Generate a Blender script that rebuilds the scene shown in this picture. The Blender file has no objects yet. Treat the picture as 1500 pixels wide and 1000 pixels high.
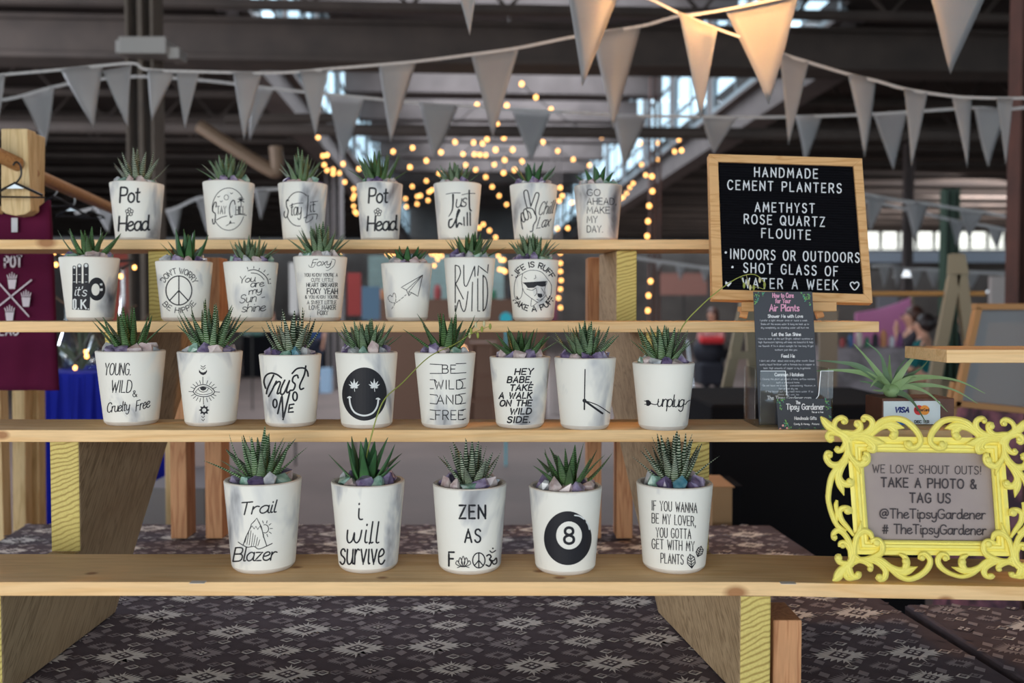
import bpy, bmesh, math, random
from mathutils import Vector, Matrix
from mathutils.geometry import tessellate_polygon
random.seed(7)
PI = math.pi
SC = bpy.context.scene
COL = SC.collection
F = 1325.0
CAMZ = 1.55
CAM = Vector((0, 0, CAMZ))
PITCH = math.atan(45 / F)
# ------------------------------------------------------------------ camera
cd = bpy.data.cameras.new('camera')
cam = bpy.data.objects.new('camera', cd)
COL.objects.link(cam)
cam.location = CAM
cam.rotation_euler = (PI / 2 - PITCH, 0, 0)
cd.sensor_width = 36
cd.lens = 36 * F / 1500
cd.dof.use_dof = True
cd.dof.focus_distance = 1.38
cd.dof.aperture_fstop = 3.5
cd.clip_start = 0.05
SC.camera = cam
# ------------------------------------------------------------------ light
SC.view_settings.view_transform = 'Standard'
SC.view_settings.look = 'None'
SC.view_settings.exposure = 0.0
SC.view_settings.gamma = 1.0
SC.view_settings.use_curve_mapping = False
W = bpy.data.worlds.new('world')
SC.world = W
W.use_nodes = True
bg = W.node_tree.nodes['Background']
bg.inputs[0].default_value = (0.72, 0.88, 1.0, 1)
bg.inputs[1].default_value = 2.2


def area(name, loc, target, sx, sy, power, col):
    ld = bpy.data.lights.new(name, 'AREA')
    ld.shape = 'RECTANGLE'
    ld.size = sx
    ld.size_y = sy
    ld.energy = power
    ld.color = col
    o = bpy.data.objects.new(name, ld)
    COL.objects.link(o)
    o.location = loc
    o.rotation_euler = (Vector(target) - Vector(loc)).to_track_quat('-Z', 'Y').to_euler()
    return o


def point(name, loc, power, col, r=0.03):
    ld = bpy.data.lights.new(name, 'POINT')
    ld.energy = power
    ld.color = col
    ld.shadow_soft_size = r
    o = bpy.data.objects.new(name, ld)
    COL.objects.link(o)
    o.location = loc
    return o


area('open_doorway_light', (-1.5, -2.6, 1.5), (0.0, 1.5, 1.3), 3.2, 1.9, 88, (1.0, 0.935, 0.85))
area('nave_fill', (0, 20, 7.0), (0, 20, 0), 5, 20, 2300, (0.8, 0.9, 1.0))  # added overhead fill for the nave; the roof has no skylight here
area('hall_side_fill', (-8, 6, 3.2), (5, 15, 1.6), 5, 2.4, 620, (0.85, 0.9, 1.0))  # added fill from the left, out of view, to brighten the background stalls
area('far_wall_fill', (14, 24, 3.4), (6, 44, 2.2), 6, 3, 1100, (0.95, 0.92, 0.92))  # extra lamp put in to brighten the far end wall
area('stand_back_fill', (-.5, 4.2, 4.1), (-.2, 1.9, 1.0), 4, .8, 44, (0.9, 0.92, 1.0))  # added back light, out of view, lifting the table top and floor
point('warm_bulb_light', (0.62, 2.2, 2.50), 24.0, (1.0, 0.5, 0.16), 0.04)
# ------------------------------------------------------------------ projection helpers: photograph pixel -> place in the room
RX = Matrix.Rotation(-PITCH, 3, 'X')


def ray(px, py):
    return RX @ Vector(((px - 750) / F, 1.0, -(py - 500) / F))


def P(px, py, Y):
    d = ray(px, py)
    return CAM + d * (Y / d.y)


def on_floor(px, py, z=0.0):
    d = ray(px, py)
    return CAM + d * ((z - CAMZ) / d.z)


def plane_map(p0, n):
    n = n.normalized()

    def f(px, py, off=0.0):
        d = ray(px, py)
        t = (p0 + n * off - CAM).dot(n) / d.dot(n)
        return CAM + d * t
    return f


def cone_map(cx, cy, zb, rb, zt, rt):
    b = (rt - rb) / (zt - zb)

    def f(px, py, off=0.0):
        for k in range(12):
            d = ray(px, py)
            a0 = rb + off + b * (CAM.z - zb)
            A = d.x ** 2 + d.y ** 2 - (b * d.z) ** 2
            B = 2 * ((CAM.x - cx) * d.x + (CAM.y - cy) * d.y - a0 * b * d.z)
            Cc = (CAM.x - cx) ** 2 + (CAM.y - cy) ** 2 - a0 ** 2
            D = B * B - 4 * A * Cc
            if D >= 0:
                return CAM + d * ((-B - math.sqrt(D)) / (2 * A))
            pc = 750 + F * cx / cy
            px = pc + (px - pc) * 0.97
        return Vector((cx, cy - rt, zt))
    return f


# ------------------------------------------------------------------ materials
def lin(c):
    return tuple(((v / 255) / 12.92 if v <= 10 else ((v / 255 + 0.055) / 1.055) ** 2.4) for v in c) + (1,)


MATS = {}


def mat(name, c, rough=0.6, metal=0.0, spec=0.5, emit=None, es=1.0, noise=None, bump=0.0, bscale=60, trans=0, alpha=None):
    """c sRGB 0-255; noise=(second colour, scale, contrast)"""
    if name in MATS:
        return MATS[name]
    m = bpy.data.materials.new(name)
    m.use_nodes = True
    nt = m.node_tree
    b = nt.nodes['Principled BSDF']
    b.inputs['Base Color'].default_value = lin(c)
    b.inputs['Roughness'].default_value = rough
    b.inputs['Metallic'].default_value = metal
    b.inputs['Specular IOR Level'].default_value = spec
    if trans:
        b.inputs['Transmission Weight'].default_value = trans
    if emit:
        b.inputs['Emission Color'].default_value = lin(emit)
        b.inputs['Emission Strength'].default_value = es
    if noise or bump:
        tc = nt.nodes.new('ShaderNodeTexCoord')
    if noise:
        n = nt.nodes.new('ShaderNodeTexNoise')
        n.inputs['Scale'].default_value = noise[1]
        n.inputs['Detail'].default_value = 5
        nt.links.new(tc.outputs['Object'], n.inputs['Vector'])
        r = nt.nodes.new('ShaderNodeValToRGB')
        k = noise[2]
        r.color_ramp.elements[0].position = 0.5 - k
        r.color_ramp.elements[1].position = 0.5 + k
        r.color_ramp.elements[0].color = lin(c)
        r.color_ramp.elements[1].color = lin(noise[0])
        nt.links.new(n.outputs['Fac'], r.inputs['Fac'])
        nt.links.new(r.outputs['Color'], b.inputs['Base Color'])
    if bump:
        n2 = nt.nodes.new('ShaderNodeTexNoise')
        n2.inputs['Scale'].default_value = bscale
        n2.inputs['Detail'].default_value = 4
        nt.links.new(tc.outputs['Object'], n2.inputs['Vector'])
        bp = nt.nodes.new('ShaderNodeBump')
        bp.inputs['Strength'].default_value = bump
        bp.inputs['Distance'].default_value = 0.002
        nt.links.new(n2.outputs['Fac'], bp.inputs['Height'])
        nt.links.new(bp.outputs['Normal'], b.inputs['Normal'])
    MATS[name] = m
    return m


def wood(name, c1, c2, c3=None, axis='X', ring=26, rough=0.6, knots=(), stretch=14.0, dist=3.0, amt=1.0, heart=None):
    """streaky wood: grain runs along axis; knots = [(world point, radius)]"""
    m = bpy.data.materials.new(name)
    m.use_nodes = True
    nt = m.node_tree
    N, L = nt.nodes, nt.links
    b = N['Principled BSDF']
    b.inputs['Roughness'].default_value = rough
    b.inputs['Specular IOR Level'].default_value = 0.3
    g = N.new('ShaderNodeNewGeometry')
    mp = N.new('ShaderNodeMapping')
    s = [1, 1, 1]
    if axis in 'XYZ':
        s['XYZ'.index(axis)] = 1 / stretch
    mp.inputs['Scale'].default_value = s
    L.new(g.outputs['Position'], mp.inputs['Vector'])
    w = N.new('ShaderNodeTexNoise')
    w.inputs['Scale'].default_value = ring
    w.inputs['Detail'].default_value = 3
    w.inputs['Distortion'].default_value = 0.4
    L.new(mp.outputs['Vector'], w.inputs['Vector'])
    # growth lines
    mul = N.new('ShaderNodeMath'); mul.operation = 'MULTIPLY'; mul.inputs[1].default_value = dist * 6
    L.new(w.outputs['Fac'], mul.inputs[0])
    fr = N.new('ShaderNodeMath'); fr.operation = 'PINGPONG'; fr.inputs[1].default_value = 1.0
    L.new(mul.outputs[0], fr.inputs[0])
    if heart:                                # end grain: growth rings about a heart outside the piece
        hv = N.new('ShaderNodeVectorMath'); hv.operation = 'SUBTRACT'; hv.inputs[1].default_value = heart
        L.new(g.outputs['Position'], hv.inputs[0])
        hm = N.new('ShaderNodeVectorMath'); hm.operation = 'MULTIPLY'; hm.inputs[1].default_value = (1, 0, 1)
        L.new(hv.outputs[0], hm.inputs[0])
        hl = N.new('ShaderNodeVectorMath'); hl.operation = 'LENGTH'; L.new(hm.outputs[0], hl.inputs[0])
        ha = N.new('ShaderNodeMath'); ha.operation = 'MULTIPLY_ADD'; ha.inputs[1].default_value = 0.03
        L.new(w.outputs['Fac'], ha.inputs[0]); L.new(hl.outputs['Value'], ha.inputs[2])
        hk = N.new('ShaderNodeMath'); hk.operation = 'MULTIPLY'; hk.inputs[1].default_value = 270
        L.new(ha.outputs[0], hk.inputs[0]); L.new(hk.outputs[0], fr.inputs[0])
        w.inputs['Scale'].default_value = 12
    r = N.new('ShaderNodeValToRGB')
    r.color_ramp.elements[0].color = lin(c2)
    r.color_ramp.elements[1].color = lin(c1)
    r.color_ramp.elements[0].position = 0.0
    r.color_ramp.elements[1].position = 0.55
    L.new(fr.outputs[0], r.inputs['Fac'])
    f = N.new('ShaderNodeTexNoise')
    f.inputs['Scale'].default_value = ring * 14
    f.inputs['Detail'].default_value = 3
    L.new(mp.outputs['Vector'], f.inputs['Vector'])
    mx = N.new('ShaderNodeMix'); mx.data_type = 'RGBA'; mx.blend_type = 'MULTIPLY'
    mx.inputs['Factor'].default_value = 0.35 * amt
    L.new(r.outputs['Color'], mx.inputs['A'])
    L.new(f.outputs['Fac'], mx.inputs['B'])
    br = N.new('ShaderNodeTexNoise'); br.inputs['Scale'].default_value = 4.0
    L.new(g.outputs['Position'], br.inputs['Vector'])
    mx2 = N.new('ShaderNodeMix'); mx2.data_type = 'RGBA'
    L.new(mx.outputs['Result'], mx2.inputs['A'])
    mx2.inputs['B'].default_value = lin(c3 or c2)
    rr = N.new('ShaderNodeMapRange')
    rr.inputs['From Min'].default_value = 0.45; rr.inputs['From Max'].default_value = 0.75
    rr.inputs['To Max'].default_value = 0.5
    L.new(br.outputs['Fac'], rr.inputs['Value'])
    L.new(rr.outputs['Result'], mx2.inputs['Factor'])
    out = mx2.outputs['Result']
    for (kp, kr) in knots:
        vs = N.new('ShaderNodeVectorMath'); vs.operation = 'SUBTRACT'
        vs.inputs[1].default_value = kp
        L.new(g.outputs['Position'], vs.inputs[0])
        vm = N.new('ShaderNodeVectorMath'); vm.operation = 'MULTIPLY'
        vm.inputs[1].default_value = (0.6, 0.8, 1)
        L.new(vs.outputs[0], vm.inputs[0])
        ln = N.new('ShaderNodeVectorMath'); ln.operation = 'LENGTH'
        L.new(vm.outputs[0], ln.inputs[0])
        mr = N.new('ShaderNodeMapRange')
        mr.inputs['From Min'].default_value = kr * 0.5; mr.inputs['From Max'].default_value = kr * 1.1
        mr.inputs['To Min'].default_value = 0.85; mr.inputs['To Max'].default_value = 0.0
        L.new(ln.outputs['Value'], mr.inputs['Value'])
        mk_ = N.new('ShaderNodeMix'); mk_.data_type = 'RGBA'
        L.new(mr.outputs['Result'], mk_.inputs['Factor'])
        L.new(out, mk_.inputs['A'])
        mk_.inputs['B'].default_value = lin((150, 96, 56))
        out = mk_.outputs['Result']
    L.new(out, b.inputs['Base Color'])
    bp = N.new('ShaderNodeBump'); bp.inputs['Strength'].default_value = 0.25; bp.inputs['Distance'].default_value = 0.001
    L.new(f.outputs['Fac'], bp.inputs['Height'])
    L.new(bp.outputs['Normal'], b.inputs['Normal'])
    MATS[name] = m
    return m


# ------------------------------------------------------------------ mesh helpers
class MB:
    def __init__(s):
        s.v, s.f, s.mi, s.cur = [], [], [], 0

    def add(s, vs, fs):
        o = len(s.v)
        s.v += [tuple(p) for p in vs]
        s.f += [tuple(i + o for i in f) for f in fs]
        s.mi += [s.cur] * len(fs)
        return s

    def box(s, c, d, R=None):
        """centre, full sizes, optional 3x3 rotation"""
        x, y, z = d[0] / 2, d[1] / 2, d[2] / 2
        vs = [Vector(p) for p in ((-x, -y, -z), (x, -y, -z), (x, y, -z), (-x, y, -z), (-x, -y, z), (x, -y, z), (x, y, z), (-x, y, z))]
        if R is not None:
            vs = [R @ p for p in vs]
        c = Vector(c)
        s.add([p + c for p in vs], [(0, 3, 2, 1), (4, 5, 6, 7), (0, 1, 5, 4), (1, 2, 6, 5), (2, 3, 7, 6), (3, 0, 4, 7)])
        return s

    def beam(s, a, b, w, h, up=Vector((0, 0, 1))):
        a, b = Vector(a), Vector(b)
        d = (b - a)
        L = d.length
        d.normalize()
        sd = d.cross(up)
        if sd.length < 1e-4:
            sd = Vector((1, 0, 0))
        sd.normalize()
        u = sd.cross(d)
        R = Matrix((sd, d, u)).transposed()
        return s.box((a + b) / 2, (w, L, h), R)

    def tube(s, pts, r, n=8, caps=True):
        pts = [Vector(p) for p in pts]
        rs = r if isinstance(r, (list, tuple)) else [r] * len(pts)
        ref = Vector((0, 0, 1))
        rings = []
        prev = None
        for i, p in enumerate(pts):
            t = (pts[min(i + 1, len(pts) - 1)] - pts[max(i - 1, 0)])
            if t.length < 1e-9:
                t = Vector((0, 0, 1))
            t.normalize()
            if prev is None:
                a = t.cross(ref)
                if a.length < 0.05:
                    a = t.cross(Vector((1, 0, 0)))
            else:
                a = prev - t * prev.dot(t)
            a.normalize()
            prev = a
            bb = t.cross(a)
            rings.append([p + (a * math.cos(2 * PI * k / n) + bb * math.sin(2 * PI * k / n)) * rs[i] for k in range(n)])
        vs = [q for rg in rings for q in rg]
        fs = []
        for i in range(len(pts) - 1):
            for k in range(n):
                k2 = (k + 1) % n
                fs.append((i * n + k, i * n + k2, (i + 1) * n + k2, (i + 1) * n + k))
        if caps:
            fs.append(tuple(range(n))[::-1])
            fs.append(tuple((len(pts) - 1) * n + k for k in range(n)))
        return s.add(vs, fs)

    def lathe(s, c, prof, n=32):
        c = Vector(c)
        vs, fs = [], []
        for (r, z) in prof:
            for k in range(n):
                a = 2 * PI * k / n
                vs.append(c + Vector((r * math.cos(a), r * math.sin(a), z)))
        for i in range(len(prof) - 1):
            for k in range(n):
                k2 = (k + 1) % n
                fs.append((i * n + k, i * n + k2, (i + 1) * n + k2, (i + 1) * n + k))
        return s.add(vs, fs)

    def ball(s, c, r, n=12, m=8, sc=(1, 1, 1)):
        c = Vector(c)
        vs, fs = [], []
        for i in range(m + 1):
            th = PI * i / m
            for k in range(n):
                a = 2 * PI * k / n
                vs.append(c + Vector((r * sc[0] * math.sin(th) * math.cos(a), r * sc[1] * math.sin(th) * math.sin(a), r * sc[2] * math.cos(th))))
        for i in range(m):
            for k in range(n):
                k2 = (k + 1) % n
                fs.append((i * n + k, (i + 1) * n + k, (i + 1) * n + k2, i * n + k2))
        return s.add(vs, fs)

    def prism(s, poly, ext):
        """poly: list of Vectors (planar), ext: extrusion vector"""
        n = len(poly)
        vs = [Vector(p) for p in poly] + [Vector(p) + ext for p in poly]
        fs = [(i, (i + 1) % n, n + (i + 1) % n, n + i) for i in range(n)]
        tr = tessellate_polygon([[Vector(p) for p in poly]])
        fs += [tuple(t) for t in tr] + [tuple(n + i for i in t[::-1]) for t in tr]
        return s.add(vs, fs)

    def build(s, name, mats, parent=None, smooth=False, bevel=0, seg=2, fix=True, origin=None):
        org = Vector(origin) if origin is not None else (Vector(parent['_loc']) if parent is not None and '_loc' in parent else None)
        if org is None:
            org = Vector((0, 0, 0))
            if s.v and parent is None:
                xs = [p[0] for p in s.v]; ys = [p[1] for p in s.v]; zs = [p[2] for p in s.v]
                org = Vector(((min(xs) + max(xs)) / 2, (min(ys) + max(ys)) / 2, min(zs)))
        me = bpy.data.meshes.new(name)
        me.from_pydata([(p[0] - org.x, p[1] - org.y, p[2] - org.z) for p in s.v], [], s.f)
        if not isinstance(mats, (list, tuple)):
            mats = [mats]
        for m in mats:
            me.materials.append(m)
        me.polygons.foreach_set('material_index', s.mi)
        if fix:
            bm = bmesh.new(); bm.from_mesh(me)
            bmesh.ops.recalc_face_normals(bm, faces=bm.faces)
            bm.to_mesh(me); bm.free()
        if smooth:
            me.polygons.foreach_set('use_smooth', [True] * len(me.polygons))
            try:
                me.set_sharp_from_angle(angle=math.radians(42))
            except Exception:
                pass
        o = bpy.data.objects.new(name, me)
        COL.objects.link(o)
        if parent is not None:
            o.parent = parent
            if '_loc' in parent:
                o['_loc'] = parent['_loc']
        else:
            o.location = org
            o['_loc'] = org[:]
        if bevel:
            md = o.modifiers.new('bevel', 'BEVEL')
            md.width = bevel
            md.segments = seg
            md.limit_method = 'ANGLE'
        return o


def tag(o, label=None, cat=None, group=None, kind=None):
    for k, v in (('label', label), ('category', cat), ('group', group), ('kind', kind)):
        if v:
            o[k] = v
    return o


def thing(name, label, cat, loc, group=None, kind=None):
    o = bpy.data.objects.new(name, None)
    o.empty_display_size = 0.02
    COL.objects.link(o)
    o.location = loc
    o['_loc'] = tuple(loc)
    return tag(o, label, cat, group, kind)


def place(mesh, name, parent, loc, R=None, scale=(1, 1, 1), material=None):
    """shared-data copy; loc in room coordinates"""
    o = bpy.data.objects.new(name, mesh)
    COL.objects.link(o)
    L = Vector(loc)
    if parent is not None:
        o.parent = parent
        L = L - Vector(parent['_loc'])
    M = Matrix.Translation(L)
    if R is not None:
        M = M @ R.to_4x4()
    M = M @ Matrix.Diagonal(Vector((*scale, 1)))
    o.matrix_basis = M
    if material is not None and o.material_slots:
        o.material_slots[0].link = 'OBJECT'
        o.material_slots[0].material = material
    return o


def crom(pts, n=6):
    """Catmull-Rom through tuples"""
    if len(pts) < 3:
        return pts
    out = []
    m = len(pts)
    for i in range(m - 1):
        p0 = pts[max(i - 1, 0)]; p1 = pts[i]; p2 = pts[i + 1]; p3 = pts[min(i + 2, m - 1)]
        for k in range(n):
            t = k / n
            out.append(tuple(0.5 * (2 * b + (c - a) * t + (2 * a - 5 * b + 4 * c - d) * t * t + (3 * b - a - 3 * c + d) * t ** 3)
                             for a, b, c, d in zip(p0, p1, p2, p3)))
    out.append(tuple(pts[-1]))
    return out


# ------------------------------------------------------------------ ink: flat print laid on real surfaces
GL = {
 'A': (6, "0,0 3,10 6,0;1.1,3.4 4.9,3.4"), 'B': (5.6, "0,0 0,10;~0,10 3,10 4.6,9.3 5,7.6 4.4,5.9 3,5.3 0,5.3;~0,5.3 3.3,5.3 5.2,4.4 5.6,2.6 5,.8 3.3,0 0,0"),
 'C': (5.8, "~5.7,8.3 4.7,9.6 3.1,10 1.3,9.2 .3,7 0,5 .3,3 1.3,.8 3.1,0 4.7,.4 5.7,1.7"), 'D': (5.8, "0,0 0,10;~0,10 2.5,10 4.8,8.6 5.8,5 4.8,1.4 2.5,0 0,0"),
 'E': (4.8, "4.8,10 0,10 0,0 4.8,0;0,5.2 4,5.2"), 'F': (4.6, "4.6,10 0,10 0,0;0,5.2 3.8,5.2"),
 'G': (6, "~5.7,8.4 4.7,9.6 3.1,10 1.2,9.1 .2,7 0,5 .2,3 1.2,.9 3.1,0 4.7,.4 5.9,1.6;5.9,1.6 5.9,4.7 3.5,4.7"),
 'H': (5.6, "0,0 0,10;5.6,0 5.6,10;0,5.1 5.6,5.1"), 'I': (.6, ".3,0 .3,10"), 'J': (4, "~4,10 4,2.6 3.2,.5 1.6,0 .2,1.4"),
 'K': (5.4, "0,0 0,10;5.2,10 0,4.2;1.7,5.8 5.4,0"), 'L': (4.4, "0,10 0,0 4.4,0"), 'M': (7, "0,0 .6,10 3.5,3 6.4,10 7,0"),
 'N': (5.8, "0,0 0,10 5.8,0 5.8,10"), 'O': (6.4, "~3.2,10 1.2,9.1 .1,6.8 0,5 .1,3.2 1.2,.9 3.2,0 5.2,.9 6.3,3.2 6.4,5 6.3,6.8 5.2,9.1 3.2,10"),
 'P': (5.2, "0,0 0,10;~0,10 3,10 4.8,9.2 5.2,7.3 4.6,5.4 3,4.7 0,4.7"), 'Q': (6.4, "~3.2,10 1.2,9.1 .1,6.8 0,5 .1,3.2 1.2,.9 3.2,0 5.2,.9 6.3,3.2 6.4,5 6.3,6.8 5.2,9.1 3.2,10;3.8,2.6 6.4,-.4"),
 'R': (5.4, "0,0 0,10;~0,10 3,10 4.7,9.2 5.1,7.4 4.5,5.6 3,4.9 0,4.9;2.6,4.9 5.4,0"),
 'S': (5, "~4.8,8.6 3.9,9.7 2.4,10 .8,9.3 .3,7.7 .9,6.2 2.5,5.3 4.2,4.3 4.9,2.7 4.2,.8 2.5,0 .9,.4 0,1.7"),
 'T': (5.6, "0,10 5.6,10;2.8,10 2.8,0"), 'U': (5.6, "~0,10 0,3.4 .7,1 2.8,0 4.9,1 5.6,3.4 5.6,10"), 'V': (6, "0,10 3,0 6,10"),
 'W': (8, "0,10 2,0 4,8 6,0 8,10"), 'X': (5.6, "0,0 5.6,10;0,10 5.6,0"), 'Y': (5.6, "0,10 2.8,4.8 5.6,10;2.8,4.8 2.8,0"), 'Z': (5.2, "0,10 5.2,10 0,0 5.2,0"),
 'a': (4.6, "~4.4,4.8 3.4,6 2,6.1 .5,4.8 0,2.8 .6,.8 2,0 3.5,.9 4.4,3;~4.4,6.1 4.4,2 4.7,.3 5.5,.1"), 'b': (4.6, "0,10 0,0;~0,4 1,5.8 2.6,6.2 4.2,5 4.6,3 4,.9 2.4,0 .8,.5 0,2"),
 'c': (4, "~4.1,5 3.2,6 2,6.1 .5,4.8 0,3 .5,1 2,0 3.2,.2 4.2,1.3"), 'd': (4.6, "~4.4,4.4 3.4,6 2,6.1 .5,4.8 0,2.8 .6,.8 2,0 3.5,.9 4.4,3;~4.5,10.4 4.4,3 4.7,.4 5.6,.3"),
 'e': (4.2, "~0.1,3 2.4,3.4 4,4.6 3.4,5.9 2,6.1 .5,4.8 0,2.8 .6,.7 2.1,0 3.6,.4 4.8,1.6"), 'f': (3, "~3.6,9.2 2.6,10 1.5,9.2 1.2,7 1.1,0;0,6 3,6"),
 'g': (4.6, "~4.4,4.8 3.4,6 2,6.1 .5,4.8 0,2.9 .6,.9 2,0.2 3.5,1.2 4.4,3;~4.4,6 4.4,-1 3.6,-3.2 1.9,-3.6 .3,-2.4"),
 'h': (4.4, "0,10 0,0;~0,3.4 1.2,5.6 2.6,6.2 4,5.4 4.3,3.6 4.3,0"), 'i': (.8, "~.4,6 .3,1.6 .7,.2 1.4,.3;.4,8.3 .45,8.8"), 'j': (2, "~1.4,6 1.4,-2 .6,-3.4 -.6,-3.2;1.4,8.3 1.45,8.8"),
 'k': (4, "0,10 0,0;3.7,6 0,2.6;1.1,3.6 4,0"), 'l': (1, "~.4,10 .3,1.6 .7,.1 1.5,.3"), 'm': (6.8, "0,6 0,0;~0,3.6 .9,5.6 2.1,6.1 3.2,5.3 3.4,3.6 3.4,0;~3.4,3.6 4.3,5.6 5.5,6.1 6.6,5.3 6.8,3.6 6.8,0"),
 'n': (4.2, "0,6 0,0;~0,3.6 1.2,5.6 2.5,6.1 3.8,5.3 4.1,3.6 4.2,0"), 'o': (4.6, "~2.3,6.2 .6,5.1 0,3 .6,1 2.3,0 4,1 4.6,3 4,5.1 2.3,6.2"),
 'p': (4.6, "0,6 0,-3.6;~0,4 1,5.8 2.6,6.2 4.2,5 4.6,3 4,.9 2.4,0 .8,.5 0,2"), 'q': (4.6, "~4.4,4.8 3.4,6 2,6.1 .5,4.8 0,2.8 .6,.8 2,0 3.5,.9 4.4,3;4.4,6 4.4,-3.6"),
 'r': (3, "0,6 0,0;~0,3.4 1,5.4 2.1,6.1 3.2,5.7"), 's': (3.6, "~3.5,5.2 2.6,6.1 1.2,6 .3,5 .8,3.7 2.4,2.9 3.6,1.8 2.9,.3 1.4,0 0,.9"),
 't': (3, "~1.4,9 1.3,2 1.9,.2 3,.3;0,6.3 3,6.5"), 'u': (4.4, "~0,6 0,2.2 .8,.3 2.2,0 3.5,.8 4.3,3;~4.3,6 4.3,1.6 4.7,.2 5.4,.3"),
 'v': (4, "0,6 2,0 4,6"), 'w': (6.2, "~0,6 .2,2 1.2,.1 2.6,1.2 3.1,4.8 3.4,1.4 4.6,.1 5.8,1.8 6.2,6"), 'x': (4, "0,0 4,6;0,6 4,0"),
 'y': (4.4, "~0,6 .1,2.8 1,.9 2.3,.6 3.6,1.6 4.3,3.6;~4.4,6 4.3,0 3.6,-2.8 1.9,-3.6 .3,-2.4"), 'z': (4, "0,6 4,6 0,0 4,0"),
 '8': (5, "~2.5,5.3 .8,6.3 .4,7.9 1,9.4 2.5,10 4,9.4 4.6,7.9 4.2,6.3 2.5,5.3 .6,4.3 0,2.6 .6,.8 2.5,0 4.4,.8 5,2.6 4.4,4.3 2.5,5.3"),
 '.': (.8, ".3,0 .5,.3"), ',': (1, ".7,.8 .1,-1.6"), "'": (.8, ".5,10 .3,7.6"), '!': (.8, ".4,10 .4,3;.35,.2 .45,.4"), '-': (3, "0,4 3,4.3"),
 '&': (6, "~6,0 1.2,7.2 1,8.8 2.2,10 3.6,9 3.2,7 .6,4.6 .1,2.2 1.2,.3 3.2,.2 5.2,2.2 5.6,4.2"), '#': (5, "1.2,0 2,9;3.4,0 4.2,9;0,3 5,3;.2,6 5.2,6"),
 '@': (8, "~5.6,6.4 4.4,6.8 2.8,5.8 2.3,4 3,2.7 4.4,3 5.4,4.6 5.7,6.6 5.6,3.4 6.6,2.7 7.8,4.4 7.6,7.2 5.8,9.4 3,9.4 .8,7.6 0,4.6 .8,1.6 3,0 6,.2"),
 ' ': (3, ""),
}


def disc_poly(cx, cy, rx, ry=None, n=40, a0=0, a1=2 * PI):
    ry = ry or rx
    return [(cx + rx * math.cos(a0 + (a1 - a0) * k / n), cy + ry * math.sin(a0 + (a1 - a0) * k / n)) for k in range(n + (0 if abs(a1 - a0 - 2 * PI) < 1e-6 else 1))]


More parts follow.
